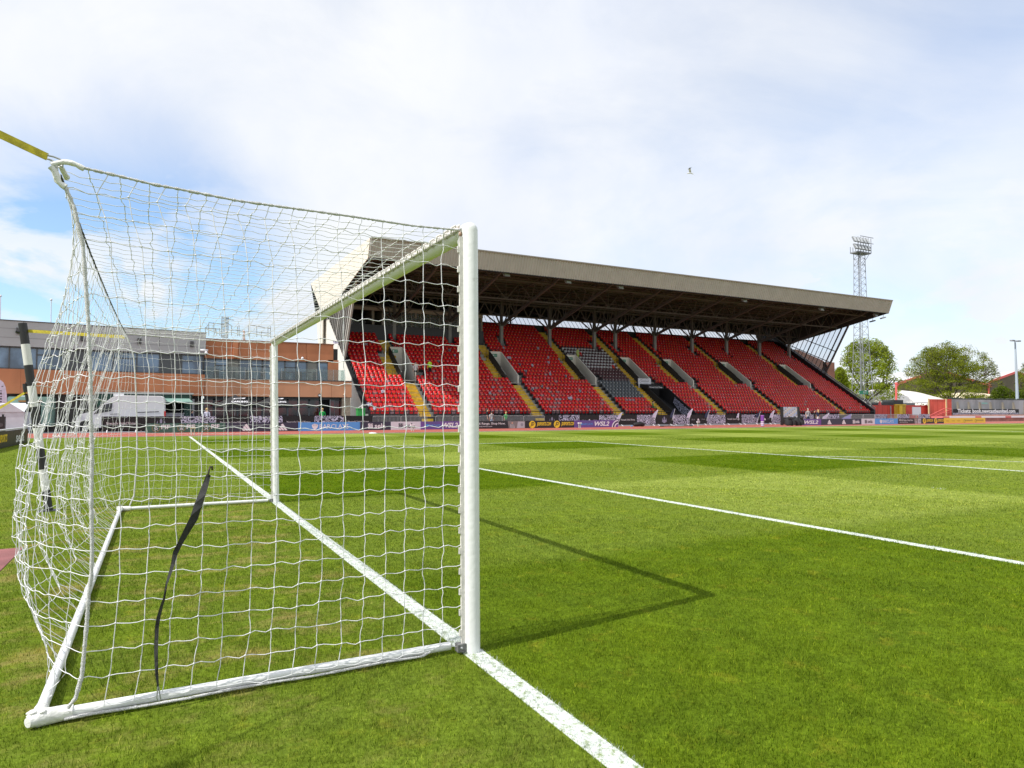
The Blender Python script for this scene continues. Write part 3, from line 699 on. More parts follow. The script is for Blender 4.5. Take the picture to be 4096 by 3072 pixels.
# ================================================================== GRANDSTAND
SX0,SX1=15.3,87.6
stand=thing('grandstand','long covered grandstand with red seats and a taupe cantilever roof','grandstand',(51.5,57,0))
NR=27; DY=.6176; DZ=.42
def rowY(i): return 57+DY*i
def rowZ(i): return 1.0+DZ*i
# seat blocks: (aisle x, vomitory x)
AIS=[20.4,32.7,43.2,None,58.6,68.8,80.95]
VOM=[20.3,32.3,42.75,50.9,57.95,68.2,80.1]
VW=1.45
AW=1.2
V0,V1=9,16              # vomitory rows
TUN=(50.6,53.9)
def gaps(i):            # x ranges without seats in row i
    g=[]
    if i<V0:
        for a in AIS:
            if a: g.append((a,a+AW))
        g.append(TUN)
        if i>=0: g.append((50.6-AW,50.6))
    elif i<V1:
        for v in VOM: g.append((v-AW,v+VW+.15))
        if i<V0+2: g=[(a,b+(.9 if True else 0)) for a,b in g]
    else:
        for v in VOM: g.append((v-.45,v+.75))
    if i>=21: g.append((SX0,33.2))
    return g
def solid_gaps(i):
    if i<V0: return [TUN]
    if i<V1: return [(v,v+VW) for v in VOM]
    return []
def terr(b):
    for i in range(NR):
        x=SX0; z=rowZ(i); y=rowY(i)
        for a,c in sorted(solid_gaps(i)):
            b.box(x,a,y,y+DY+.04,z-.6,z,CONC); x=c
        b.box(x,SX1,y,y+DY+.04,z-.6,z,CONC)
    b.box(SX0,TUN[0],56.88,57.0,-.1,1.005,CONC); b.box(TUN[1],SX1,56.88,57.0,-.1,1.005,CONC)
part('terrace',stand,terr)
# stairs
def stair(b,x0,x1,i0,i1,drop=True):
    for i in range(i0,i1):
        y=rowY(i); z=rowZ(i)
        b.box(x0,x1,y-.01,y+DY/2+.02,z-.15,z+.008,YEL)
        if i>0 or True: b.box(x0,x1,y-DY/2,y-.012,z-DZ/2-.25,z-DZ/2+.008,YEL)
for k,v in enumerate(VOM):
    a=AIS[k]
    if a: part('stair_aisle',stand,lambda b:stair(b,a,a+AW-.1,0,V0))
    else: part('stair_aisle',stand,lambda b:stair(b,50.6-AW,50.55,0,V0))
    part('stair_aisle',stand,lambda b:stair(b,v-AW+.05,v-.1,V0,V1))
    part('stair_aisle',stand,lambda b:stair(b,v-.42,v+.68,V1,NR if v>34 else 21))
# vomitories
for k,v in enumerate(VOM):
    y0=rowY(V0)-.02; y1=rowY(V1)
    z0=rowZ(V0)-.05; zt=rowZ(V1)+.15
    def slope(y): return 1.0+.68*(y-57)
    def vom(b):
        h=.75
        for xa,xb,mt in ((v-.06,v+.06,DARKB),(v+VW-.02,v+VW+.12,CREAMW)):
            prof=[(y0+.0,z0-.1),(y1,z0-.1),(y1,slope(y1)+h),(y1-.1,slope(y1)+h),(y0,slope(y0)+h)]
            b.prism([(xa,y,z) for y,z in prof],(xb-xa,0,0),mt)
        b.box(v+.062,v+VW-.022,y1-.1,y1+.06,z0,slope(y1)+h+.02,CREAMW)
        b.box(v+.062,v+VW-.022,y0,y1-.1,z0-.12,z0-.02,CONC)
        b.prism([(v+VW-.026,y,z) for y,z in [(y0,z0),(y1-.1,z0),(y1-.1,slope(y1)+h-.03),(y0,slope(y0)+h-.03)]],(-.004,0,0),CREAMW)
        b.prism([(v-.055,y,z) for y,z in [(y0+.02,slope(y0)+h-.02),(y1,slope(y1)+h-.02)]]+[(v-.055,y1,slope(y1)+h+.03),(v-.055,y0+.02,slope(y0)+h+.03)],(.11,0,0),mat('parapet_coping',(.30,.29,.27),.8))
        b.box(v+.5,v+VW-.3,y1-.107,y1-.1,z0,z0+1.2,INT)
    VP=part('vomitory',stand,vom)
    part('exit_sign',VP,lambda b:(b.box(v+.35,v+.95,y1-.15,y1-.1,slope(y1)+.15,slope(y1)+.48,SIGNG),put_text(b,'EXIT',.2,(v+.7,y1-.153,slope(y1)+.31),(1,0,0),(0,0,1),LETW),b.box(v+.4,v+.5,y1-.153,y1-.15,slope(y1)+.22,slope(y1)+.4,LETW)))
    def rail(b,xa,xb,y,z):
        b.tube([(xa,y,z),(xa,y,z+1.05),(xb,y,z+1.05),(xb,y,z)],.028,5,BLACKP,False); b.tube([(xa,y,z+.12),(xb,y,z+.12)],.02,4,BLACKP,False)
        n=6
        for q in range(n): b.tube([(xa+(xb-xa)*q/n,y,z+.12+(.6 if q%2 else .0)),(min(xb,xa+(xb-xa)*(q+3)/n),y,z+min(1.05,.75+(.3 if q%2 else 0)))],.018,4,BLACKP,False)
    part('railing',VP,lambda b:rail(b,v-1.0,v-.12,y0-.05,rowZ(V0-1)+.2))
    part('railing',VP,lambda b:rail(b,v+VW+.2,v+VW+1.25,y0+.3,rowZ(V0)))
    part('railing',VP,lambda b:rail(b,v-.3,v+VW,y1+.2,rowZ(V1)-.0))
# seats ------------------------------------------------------------
def seat_template(main,pan,dot):
    b=MB(); w=.205
    # back shell with rounded top corners
    pr=[(-w+.02,.46),(w-.02,.46),(w-.012,.78),(w-.06,.87),(-w+.06,.87),(-w+.012,.78)]
    b.prism([(x,.39+.26*(z-.46),z) for x,z in pr],(0,.04,-.02),main)
    # tipped-up seat pan, bulging forwards
    b.prism([(-w+.035,.36,.27),(w-.035,.36,.27),(w-.03,.27,.63),(-w+.03,.27,.63)],(0,.05,.02),pan)
    b.prism([(.05*math.cos(t),.288-.012*math.sin(t),.555+.05*math.sin(t)) for t in [k*math.pi/3 for k in range(6)]],(0,-.02,-.004),dot)
    b.box(-w-.022,-w-.002,.28,.48,.02,.70,DMETAL)
    b.box(-w,w,.46,.5,.02,.40,DMETAL)
    return b
def tri(b): 
    F=[]; K=[]
    for f,m in zip(b.f,b.m):
        for q in range(1,len(f)-1): F.append((f[0],f[q],f[q+1])); K.append(m)
    return np.array(b.v),np.array(F),np.array(K)
T=seat_template(RED,RED2,DOTY); TV,TF,TK=tri(T)
SEATM=[RED,RED2,PINK,SWHITE,SBROWN,SGREY,DOTY,DOTW,DMETAL]
BACKOF=[0,1,1,4,4,5]
seats=[]
PITCH_S=.468
for i in range(NR):
    g=sorted(gaps(i)); x=SX0+.3; segs=[]; cur=SX0+.12
    for a,c in g:
        if a>cur: segs.append((cur,a))
        cur=max(cur,c)
    if cur<SX1-.1: segs.append((cur,SX1-.25))
    for a,c in segs:
        n=int((c-a-.05)/PITCH_S)
        if n<1: continue
        o=(c-a-n*PITCH_S)/2 if i<V1 else .03
        for q in range(n):
            xs=a+o+PITCH_S*(q+.5)
            # columns stand among the seats
            if i in (19,20,21,22) and any(abs(xs-cx)<.35 for cx in (21.8,28.6,35.46,42.33,49.21,52.61,59.35,66.15,72.86,79.69,86.21)): continue
            seats.append((xs,i))
special=[]
cnt=0
for xs,i in seats:
    y=rowY(i); lo=44.0 if i<V0 else (44.2 if i<V1 else 43.6); 
    inb=lo<xs<(50.8 if i>=V0 else 49.5)
    if inb and 13<=i<=19: c=3 if random.random()>.02 else 0
    elif inb and 9<=i<13: c=4
    elif inb and 4<=i<9: c=5
    else:
        fade=max(0,.26-.022*i)*(1 if xs<45 else .45 if xs<60 else .15)
        r=random.random(); c=2 if r<fade*.6 else 1 if r<fade*1.4 else 0
    d=7 if (c>=3 or random.random()<(.45-.012*i if xs<60 else .3)) else 6
    special.append((xs,i,c,d))
dist=[(xs-CP[0])**2+(rowY(i)-CP[1])**2 for xs,i,c,d in special]
order=np.argsort(dist)
tmpl={}
for q in order[:100]:
    xs,i,c,d=special[q]
    if (c,d) not in tmpl:
        o=seat_template(SEATM[BACKOF[c]],SEATM[c],SEATM[d]).build('seat',stand,local=True); tmpl[(c,d)]=o.data
    else:
        o=bpy.data.objects.new('seat',tmpl[(c,d)]); COL.objects.link(o); o.parent=stand
    o.location=(xs-51.5,rowY(i)-57,rowZ(i))
rest=[special[q] for q in order[100:]]
n=len(rest); A=np.array([(xs,rowY(i),rowZ(i)) for xs,i,c,d in rest]); cc=np.array([r[2] for r in rest]); dd=np.array([r[3] for r in rest])
V=(TV[None]+A[:,None]).reshape(-1,3); F=(TF[None]+np.arange(n)[:,None,None]*len(TV)).reshape(-1,3)
bb=np.array(BACKOF)[cc]; K=np.where(TK[None]==0,bb[:,None],np.where(TK[None]==1,cc[:,None],np.where(TK[None]==2,dd[:,None],8))).reshape(-1)
o=np_mesh('seats',V,F,SEATM,K,stand); o['kind']='stuff'; print('seats',n+100)
# press boxes in the top left corner
def pbox(b):
    ys=rowY(21)-.1; z=rowZ(21)
    b.box(SX0,33.0,ys,ys+.12,z-.3,z+1.35,BLACKP)
    b.box(SX0,33.0,ys+.12,75.5,z-.1,z+.0,DARKB)
    b.box(SX0,33.0,74.9,75.4,z,z+3.6,mat('box_back_wall',(.50,.47,.40),.8))
    for x in (15.4,19.5,20.6,24.5,28.5,32.9): b.box(x-.12,x+.12,ys+.35,74.9,z,z+3.1,mat('box_partition',(.25,.22,.18),.8))
    b.box(SX0,33.0,ys+.2,ys+.5,z+3.0,z+3.5,mat('box_fascia',(.30,.24,.19),.7))
    b.box(SX0,33.0,ys+.5,75,z+3.1,z+3.2,DARKB)
PBX=part('press_box',stand,pbox)
part('window',PBX,lambda b:(b.prism([(20.8,rowY(21)+.05,rowZ(21)+1.36),(32.8,rowY(21)+.05,rowZ(21)+1.36),(32.8,rowY(21)+.35,rowZ(21)+3.0),(20.8,rowY(21)+.35,rowZ(21)+3.0)],(0,.02,0),glassmat('press_box_glass',(.55,.58,.56),.62)),
    [b.bar((x,rowY(21)+.03,rowZ(21)+1.35),(x,rowY(21)+.33,rowZ(21)+3.0),.07,.05,mat('pale_mullion',(.4,.38,.34),.6)) for x in np.arange(15.9,33,1.15)]))
# side walls, back wall
def sidewall(b,x0,x1,mt,side):
    pr=[(56.9,-.1),(56.9,1.25),(74.0,12.95),(76.4,12.6),(75.6,9.2),(73.5,-.1)]
    b.prism([(x0,y,z) for y,z in pr],(x1-x0,0,0),mt)
part('side_wall',stand,lambda b:sidewall(b,15.0,15.28,CREAMW,0),label='pale rendered side wall at the near end')
part('side_wall',stand,lambda b:(sidewall(b,SX1,SX1+.25,DARKB,1),b.prism([(SX1-.04,y,z) for y,z in [(56.9,1.2),(56.9,1.75),(74.0,13.5),(74.0,12.9)]],(.3,0,0),BLACKP),
     b.bar((SX1+.1,56.8,1.95),(SX1+.1,74,13.65),.12,.12,mat('steel_handrail',(.2,.2,.21),.5))),label='black side wall with sloping rail at the far end')
def slopebar(b): b.bar((15.2,56.9,1.32),(15.2,74,13.0),.34,.1,BLACKP)
part('side_wall_coping',stand,slopebar)
part('back_wall',stand,lambda b:(b.box(15.1,SX1+.1,73.9,74.2,rowZ(26)-.5,12.95,DARKB),b.prism([(15.1,74.2,0),(15.1,74.2,12.95),(15.1,76.6,12.95),(15.1,75.6,0)],(SX1-15,0,0),CREAM)))
part('front_rail',stand,lambda b:(b.tube([(SX0,56.85,1.5),(TUN[0],56.85,1.5)],.035,5,BLACKP),b.tube([(TUN[1],56.85,1.5),(SX1,56.85,1.5)],.035,5,BLACKP),[b.tube([(x,56.85,.3),(x,56.85,1.5)],.025,5,BLACKP) for x in np.arange(SX0+.4,SX1,1.6) if not TUN[0]<x<TUN[1]],
     b.box(SX0,TUN[0],56.8,56.86,.1,.98,DARKB),b.box(TUN[1],SX1,56.8,56.86,.1,.98,DARKB)))
# roof
RX0,RX1=14.7,88.0
def fascia(b):
    n=int((RX1-RX0)/.3); pts=[]
    for k in range(n+1):
        x=RX0+(RX1-RX0)*k/n; pts.append((x,0)); pts.append((x+.09,0)); pts.append((x+.13,-.045)); pts.append((x+.25,-.045))
    pts=[p for p in pts if p[0]<=RX1]
    vs=[];m=len(pts)
    for x,o in pts: vs+= [(x,54.15+o,16.78),(x,54.75+o,15.12)]
    b.add(vs,[(2*k,2*k+1,2*k+3,2*k+2) for k in range(m-1)],TAUPE)
part('fascia',stand,fascia)
part('fascia_trim',stand,lambda b:(b.box(RX0-.02,RX1+.02,54.02,54.3,16.74,16.86,mat('taupe_trim',(.26,.235,.20),.5)),b.bar((RX0,54.78,15.1),(RX1,54.78,15.1),.12,.08,DARKB),
   b.prism([(RX0-.03,54.1,16.8),(RX0-.03,54.72,15.1),(RX0-.03,54.85,15.1),(RX0-.03,54.3,16.8)],(.12,0,0),TAUPE),b.prism([(RX1-.06,54.1,16.8),(RX1-.06,54.72,15.1),(RX1-.06,54.85,15.1),(RX1-.06,54.3,16.8)],(.12,0,0),TAUPE)))
part('roof_deck',stand,lambda b:b.prism([(RX0,54.25,16.72),(RX0,80.5,17.1),(RX0,80.5,16.9),(RX0,54.3,16.52)],(RX1-RX0,0,0),mat('roof_sheet',(.4,.38,.35),.6)))
def soffit(b):
    # corrugated lining with purlins
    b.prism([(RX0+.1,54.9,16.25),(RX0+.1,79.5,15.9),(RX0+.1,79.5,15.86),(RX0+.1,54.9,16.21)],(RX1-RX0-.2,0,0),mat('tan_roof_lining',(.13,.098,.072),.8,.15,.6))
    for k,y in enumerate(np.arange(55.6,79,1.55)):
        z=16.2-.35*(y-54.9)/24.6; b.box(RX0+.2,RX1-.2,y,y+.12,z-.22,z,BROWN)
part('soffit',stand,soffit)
COLX=[15.1+.35,21.85,28.62,35.46,42.33,49.21,52.61,59.35,66.15,72.86,79.69,86.21]
def soz(y): return 16.2-.35*(y-54.9)/24.6
for cx in COLX:
    if cx>20:
        CC=part('column',stand,lambda b:(b.box(cx-.19,cx+.19,69.85,70.2,9.5,12.2,GREYC),b.box(cx-.16,cx+.16,69.88,70.17,12.2,16.0,BROWNS)))
        part('knee_brace',CC,lambda b:[b.bar((cx+s*.1,70.0,11.9),(cx+s*q,70.0,13.25),.13,.13,BROWNS) for s in (-1,1) for q in ((2.1,.75))])
    def truss(b):
        b.bar((cx,70.0,12.1),(cx,57.3,15.25),.24,.30,BROWNS)          # raking bottom chord
        b.bar((cx,57.3,15.25),(cx,55.2,15.9),.16,.2,BROWNS)
        b.bar((cx,55.0,16.0),(cx,79,15.6),.14,.2,BROWNS)
        zb=lambda y:12.1+(70-y)/12.7*3.15
        ys=[69.9,68.2,66.4,64.5,62.6,60.7,58.8,57.3]
        for q in range(len(ys)-1):
            ya,yb=ys[q],ys[q+1]
            b.bar((cx,ya,zb(ya)),(cx,(ya+yb)/2,soz(ya)-.3),.07,.07,BROWNS); b.bar((cx,(ya+yb)/2,soz(ya)-.3),(cx,yb,zb(yb)),.07,.07,BROWNS)
        b.bar((cx,70.1,13.3),(cx,77,15.6),.14,.14,BROWNS)
    part('roof_truss',stand,truss)
def ltruss(b,y,z0,z1,step,x0,x1,hw=.10):
    b.bar((x0,y,z0),(x1,y,z0),.15,.15,BROWNS); b.bar((x0,y,z1),(x1,y,z1),.15,.15,BROWNS)
    n=int((x1-x0)/step); s=(x1-x0)/n
    for k in range(n):
        xa=x0+k*s; b.bar((xa,y,z0),(xa+s/2,y,z1),hw,hw,BROWNS); b.bar((xa+s/2,y,z1),(xa+s,y,z0),hw,hw,BROWNS)
        if k%2: b.bar((xa,y,z0),(xa,y,z1),hw*.7,hw*.7,BROWNS)
part('long_truss',stand,lambda b:ltruss(b,62.6,13.95,15.9,3.36,RX0+.3,RX1-.3,.09))
part('long_truss',stand,lambda b:ltruss(b,70.0,13.25,14.75,1.7,RX0+.3,RX1-.3,.11))
part('long_truss',stand,lambda b:ltruss(b,58.0,15.1,15.9,1.12*2,RX0+.3,RX1-.3,.06))
part('long_truss',stand,lambda b:ltruss(b,69.0,14.9,15.7,1.7,RX0+.3,RX1-.3,.09))
# end gables
def gable(b,x,d,mt):
    pr=[(54.3,16.78),(80.4,17.15),(76.6,12.2),(71.5,12.3),(64.9,13.35),(54.9,15.1)]
    b.prism([(x,y,z) for y,z in pr],(d,0,0),mt)
part('end_gable',stand,lambda b:(gable(b,RX0-.12,.06,CREAM),b.prism([(RX0-.12,y,z) for y,z in [(80.4,17.15),(76.6,12.2),(75.6,9.2),(73.4,9.2),(73.3,12.3)]],(.1,0,0),CREAM)),label='cream clad end gable of the roof')
part('end_gable',stand,lambda b:gable(b,RX1-.04,.1,mat('dark_gable_lining',(.05,.045,.04),.8)),label='dark far end gable of the roof')
part('gable_lining',stand,lambda b:gable(b,RX0-.05,.05,BROWN))
# glazing at the back and the ends
def bglaz(b):
    b.prism([(15.4,74.15,12.95),(RX1-.3,74.15,12.95),(RX1-.3,75.5,14.2),(15.4,75.5,14.2)],(0,.02,.0),TRANSL); b.prism([(15.4,75.5,14.2),(RX1-.3,75.5,14.2),(RX1-.3,77.4,15.95),(15.4,77.4,15.95)],(0,.05,.0),DARKB)
part('back_glazing',stand,bglaz)
part('back_glazing_bars',stand,lambda b:([b.bar((x,74.1,12.9),(x+.12,75.45,14.2),.035,.04,DARKB) for x in np.arange(15.6,RX1,.64)],[b.bar((x,74.05,12.9),(x+.5,75.4,14.2),.22,.12,DARKB) for x in np.arange(18.6,RX1,6.76)]))
def eg(x):
    q=[(64.95,6.9),(74.05,12.95),(74.3,13.4),(70.9,12.45),(60.9,14.05)]
    def g(b): b.prism([(x,y,z) for y,z in q],(.03,0,0),TRANSL)
    def f(b):
        mt=mat('end_glazing_bar',(.11,.105,.10),.5) if x>50 else mat('pale_glazing_bar',(.45,.42,.37),.6)
        b.bar((x,65.0,6.9),(x,60.7,14.2),.16,.24,mt)
        def top(y0):      # mullions run parallel to the raking strut
            return y0
        for k,y in enumerate(np.arange(65.6,74,.62)):
            zb=6.9+.665*(y-64.95); dy,dz=-4.1,7.15
            t=1.0
            for tt in np.linspace(0,1,60):
                yy=y+dy*tt; zz=zb+dz*tt
                lim=14.05-(yy-60.9)*.16 if yy<70.9 else 12.45+(yy-70.9)*.3
                if zz>lim: t=tt; break
            b.bar((x,y,zb),(x,y+dy*t,zb+dz*t),.06 if x>50 else .12,.07 if k%5 else .2,mt)
        b.bar((x,64.0,8.9),(x,71.9,13.3-.9),.1,.1,mt) if x>50 else None
        b.bar((x,63.1,10.5),(x,68.6,12.85),.1,.1,mt) if x>50 else None
    return g,f
g,f=eg(RX1-.2); EG=part('end_glazing',stand,g); part('glazing_bars',EG,f)
g,f=eg(15.05); EG=part('end_glazing',stand,lambda b:b.prism([(15.2,y,z) for y,z in [(64.95,6.9),(74.05,12.95),(74.3,13.4),(70.9,12.45),(60.9,14.05)]],(.03,0,0),mat('smoked_panel',(.05,.052,.056),.3))); part('glazing_bars',EG,f)
# floodlights hung under the fascia
for (x,y) in ((2025,1100),(2480,1150),(2975,1203),(3283,1238),(2270,1128),(3500,1262)):
    p=at(x,y,55.6)
    def fl(b):
        b.tube([p+np.array([.9,0,.25]),p+np.array([-.3,0,.28]),p+np.array([-.35,0,0])],.04,5,METAL)
        b.prism([p+np.array(q) for q in [(-.35,-.15,.15),(.35,-.15,.15),(.3,-.3,-.2),(-.3,-.3,-.2)]],(0,.3,.05),METAL)
        b.prism([p+np.array(q) for q in [(-.3,-.17,.1),(.3,-.17,.1),(.26,-.31,-.16),(-.26,-.31,-.16)]],(0,-.01,0),LAMPG)
    part('floodlight',stand,fl)
for (x,y,m) in ((3490,1285,BLACKP),(3532,1272,METAL)):
    p=at(x,y,54.6); part('floodlight',stand,lambda b:(b.bar(p+np.array([-.45,0,-.1]),p+np.array([.45,0,.12]),.3,.16,m),b.tube([p,p+np.array([.1,0,.45])],.03,5,m)),label='small floodlight hung from the far roof corner')
# green 'Gateshead' sign board, tunnel
def sgn(b):
    a=at(2553,1513,61.95); c=at(2604,1537,61.95); y=61.95
    b.box(a[0],c[0],y,y+.06,c[2],a[2],BWHITE); cx=(a[0]+c[0])/2; cz=(a[2]+c[2])/2
    put_text(b,'Gateshead',.33,(cx,y-.004,cz+.05),(1,0,0),(0,0,1),LETK,bold=.0,width=1.25)
    put_text(b,'International Stadium',.1,(cx,y-.004,cz-.22),(1,0,0),(0,0,1),LETK,width=1.2)
    for t in np.linspace(0,1,14)[:-1]:
        a0=2*math.pi*(.12+t*.5); a1=2*math.pi*(.12+(t+1/13)*.5); b.bar((cx+.8*math.cos(a0),y-.005,cz+.3*math.sin(a0)),(cx+.8*math.cos(a1),y-.005,cz+.3*math.sin(a1)),.004,.03,SGREY)
    b.box(a[0]+.05,a[0]+.6,y,y+.06,c[2]-.5,c[2]-.02,BWHITE)
part('sign_board',stand,sgn)
tun=thing('player_tunnel','black covered players tunnel sloping down out of the red seats to the track','tunnel',((TUN[0]+TUN[1])/2,56,0))
def tn(b):
    xa,xb=TUN[0]+.05,TUN[1]-.05
    for x in (xa,xb-.12):
        b.prism([(x,y,z) for y,z in [(56.0,0.0),(56.0,1.25),(60.9,4.35),(62.7,4.35),(62.7,2.0),(60,0)]],(.12,0,0),BLACK)
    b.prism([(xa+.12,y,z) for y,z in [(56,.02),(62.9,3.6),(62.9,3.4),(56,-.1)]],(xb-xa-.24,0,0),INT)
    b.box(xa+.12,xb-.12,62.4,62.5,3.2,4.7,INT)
part('side_panel',tun,tn)
def hd(b):
    ha=at(2592,1541,60.4); hb_=at(2655,1556,60.4)
    b.prism([(ha[0],y,z) for y,z in [(60.4,hb_[2]),(60.4,ha[2]),(62.8,ha[2]+.35),(62.8,hb_[2]+.3)]],(hb_[0]-ha[0],0,0),BLACK)
    ka_=at(2566,1539,61.9); kb_=at(2592,1562,61.9); b.box(ka_[0],kb_[0],61.9,62.3,kb_[2],ka_[2],BLACKP)
    put_text(b,'Newcastle United Women',.3,((ha[0]+hb_[0])/2,60.39,(ha[2]+hb_[2])/2),(1,0,0),(0,0,1),LETW,width=(hb_[0]-ha[0])*.8)
part('canopy',tun,hd)
part('printed_sheet',tun,lambda b:b.prism([(TUN[1]-.18,y,z) for y,z in [(56.5,.9),(57.0,1.6),(59.6,3.2),(59.9,2.6),(58.4,1.1)]],(-.02,0,0),ZEBRA))
# cloths left on seats
spots=[(1340,1370,1),(1485,1368,1),(1462,1378,0),(1528,1566,0),(1475,1617,1),(1497,1632,0),(1795,1401,2),(1817,1421,0),(1752,1446,2),(2033,1431,1),(2076,1458,2),(2127,1462,0),(2192,1450,0),(2100,1485,2),(2197,1495,0),(2260,1505,2),(1958,1572,0),(2127,1560,2),(2277,1592,1),(2317,1563,2),(2012,1393,0),(2150,1394,0),(2165,1545,2),(2190,1430,0)]
names=['lavender','white','black and white']
for k,(x,y,c) in enumerate(spots):
    d=ray(x,y); t_=(rowZ(0)-CP[2]-.68*57+.45+.68*CP[1])/(d[2]-.68*d[1]); p=CP+t_*d+np.array([0,-.1,.0])
    col='lavender and white' if c==0 else 'pale lavender' if c==1 else 'black and white'
    o=MB(); w=.26 if c==1 else .14; rr_=random.Random(k); nx=5
    vs=[tuple(p+np.array([w*(i/nx*2-1)+rr_.uniform(-.04,.04),rr_.uniform(-.08,.06)-j*.06,.15*(1-j)+rr_.uniform(-.06,.06)])) for j in range(3) for i in range(nx+1)]
    q=[(j*(nx+1)+i,j*(nx+1)+i+1,(j+1)*(nx+1)+i+1,(j+1)*(nx+1)+i) for j in range(2) for i in range(nx)]
    o.add(vs,q[::2],mat('dull_white_cloth',(.36,.35,.42),.9) if c!=1 else mat('lavender_cloth_pale',(.42,.38,.5),.8)); o.add(vs,q[1::2],BLACK if c==2 else mat('dull_white_cloth',(.36,.35,.42),.9))
    ob=o.build('folded_flag'); tag(ob,f'crumpled {col} flag left lying on the red seats','flag','flags left lying on the seats')

# ================================================================== CLUB BUILDING (left)
def pl(x,y,Y): p=at(x,y,Y); return p
ob=thing('terracotta_clubhouse','terracotta rendered two storey clubhouse with balcony beside the near end of the stand','building',(8,60,0))
xa=1.78; xb=at(1407,1525,58)[0]; xu=at(1334,1380,59.6)[0]
zs1=4.28; zs0=2.78; ztop=at(1334,1380,59.6)[2]
part('balcony_band',ob,lambda b:(b.box(xa,xb,58.0,59.9,zs0,zs1-.06,ORANGEL),b.box(xa-.03,xb+.05,57.95,60,zs1-.06,zs1+.02,FRAME),b.box(xa,xb,58.05,59.9,zs0-.02,zs0+.01,DARKB),[b.box(x-.012,x+.012,57.994,58.003,zs0,zs1-.07,mat('render_joint',(.30,.11,.05),.9)) for x in (5.2,9.4,12.2)]))
zw0=at(1200,1519,59.6)[2]; zw1=at(1200,1445,59.6)[2]
wx0=at(812,1450,59.6)[0]; wx1=at(1312,1450,59.6)[0]; xr=at(1354,1480,59.6)[0]
part('upper_wall',ob,lambda b:(b.box(xa,xu,59.6,61.5,zw1,ztop,ORANGE),b.box(wx1,xr,59.6,61.5,zs1,at(1345,1441,59.6)[2],ORANGE),b.box(xa,xr,60.2,61.4,zs1,zw1,INT),b.box(xu,xr-.02,59.9,61.5,at(1345,1441,59.6)[2],at(1345,1395,59.6)[2],DARKB),b.box(xa-.05,xu+.05,59.5,61.6,ztop,ztop+.08,mat('parapet_cap',(.25,.12,.07),.7)),
     b.prism([(at(1224,1370,59.6)[0],59.6,zw1),(at(1224,1370,59.6)[0],59.6,ztop),(at(1226,1370,59.6)[0],59.585,ztop),(at(1226,1370,59.6)[0],59.585,zw1)],(0,-.0,0.001),ORANGE),b.box(at(934,1370,59.6)[0]-.02,at(934,1370,59.6)[0]+.35,59.35,59.6,zw1+.1,ztop,ORANGE)))
nw=11
ww=(wx1-wx0)/nw
for k in range(nw):
    x0=wx0+k*ww; x1=x0+ww
    wn=part('window',ob,lambda b:(b.box(x0,x0+.07,59.62,59.72,zs1,zw1,FRAME),b.box(x1-.05,x1,59.62,59.72,zs1,zw1,FRAME),b.box(x0,x1,59.62,59.72,zw1-.12,zw1,FRAME),b.box(x0,x1,59.62,59.72,zs1,zs1+.1,FRAME),
        b.box(x0,x1,59.62,59.71,zw1-.62,zw1-.55,FRAME) if k in (1,4,5,7) else None))
    part('pane',wn,lambda b:b.box(x0+.07,x1-.05,59.66,59.67,zs1+.1,zw1-.12,GLASS if k not in (2,9) else mat('drawn_blind',(.22,.22,.20),.7)))
part('balustrade',ob,lambda b:(b.box(xa,xb-.6,58.1,58.12,zs1+.02,zs1+1.0,BALG),[b.box(x-.015,x+.015,58.07,58.1,zs1,zs1+1.0,METAL) for x in np.arange(xa+.1,xb-.5,1.5)],b.box(xb-.62,xb-.6,58.1,59.6,zs1+.02,zs1+1.0,BALG)))
# ground floor
part('ground_floor_wall',ob,lambda b:(b.box(xa,xb-.95,59.2,59.4,-.1,zs0,INT),b.box(at(1367,1600,58.3)[0],xb-.08,58.1,60,-.1,zs0,STONE),b.box(xa,xb-1,58.7,59.2,zs0-.22,zs0,FRAME)))
gx=[(x,at(x,1620,58.7)[0]) for x in (812,855,900,950,1000,1050,1100,1150,1192,1236,1278,1318,1334,1367)]
for k in range(len(gx)-1):
    x0,x1=gx[k][1],gx[k+1][1]
    if gx[k][0]==1278:      # open doorway with door leaf
        part('door',ob,lambda b:(b.box(x1-.04,x1+.38,58.3,58.36,0,2.55,FRAME),b.box(x1+.02,x1+.32,58.28,58.3,.1,2.45,GLASSD),b.box(x1-.05,x1-.02,58.27,58.37,0,2.58,METAL)))
        continue
    w=part('shopfront_window',ob,lambda b:(b.box(x0,x0+.09,58.68,58.8,0,zs0-.2,FRAME),b.box(x1-.07,x1,58.68,58.8,0,zs0-.2,FRAME),b.box(x0,x1,58.68,58.8,zs0-.32,zs0-.2,FRAME),b.box(x0,x1,58.68,58.78,zs0-.95,zs0-.87,FRAME),b.box(x0,x1,58.68,58.78,0,.25,FRAME)))
    part('pane',w,lambda b:b.box(x0+.09,x1-.07,58.73,58.74,.25,zs0-.32,GLASSD))
def camera_dome(b,p): b.tube([p+np.array([0,.25,.12]),p+np.array([0,0,.12])],.05,6,LETW); b.ball(p,.13,LETW,8,6); b.ball(p+np.array([0,-.05,-.06]),.09,BLACKP,8,6)
for x,y,Y in ((1210,1434,59.3),):
    part('security_camera',ob,lambda b:camera_dome(b,at(x,y,Y)),True)
part('bulkhead_lamp',ob,lambda b:(b.ball(at(1279,1581,57.95),.16,BLACKP,10,6,(1,.5,1)),b.ball(at(1279,1583,57.9),.11,LAMPG,10,6,(1,.5,.7))),True)
part('bulkhead_lamp',ob,lambda b:b.ball(at(1377,1578,57.95),.08,mat('cream_dome',(.6,.5,.35),.5),8,6),True,label='small cream alarm bulb on the balcony band')
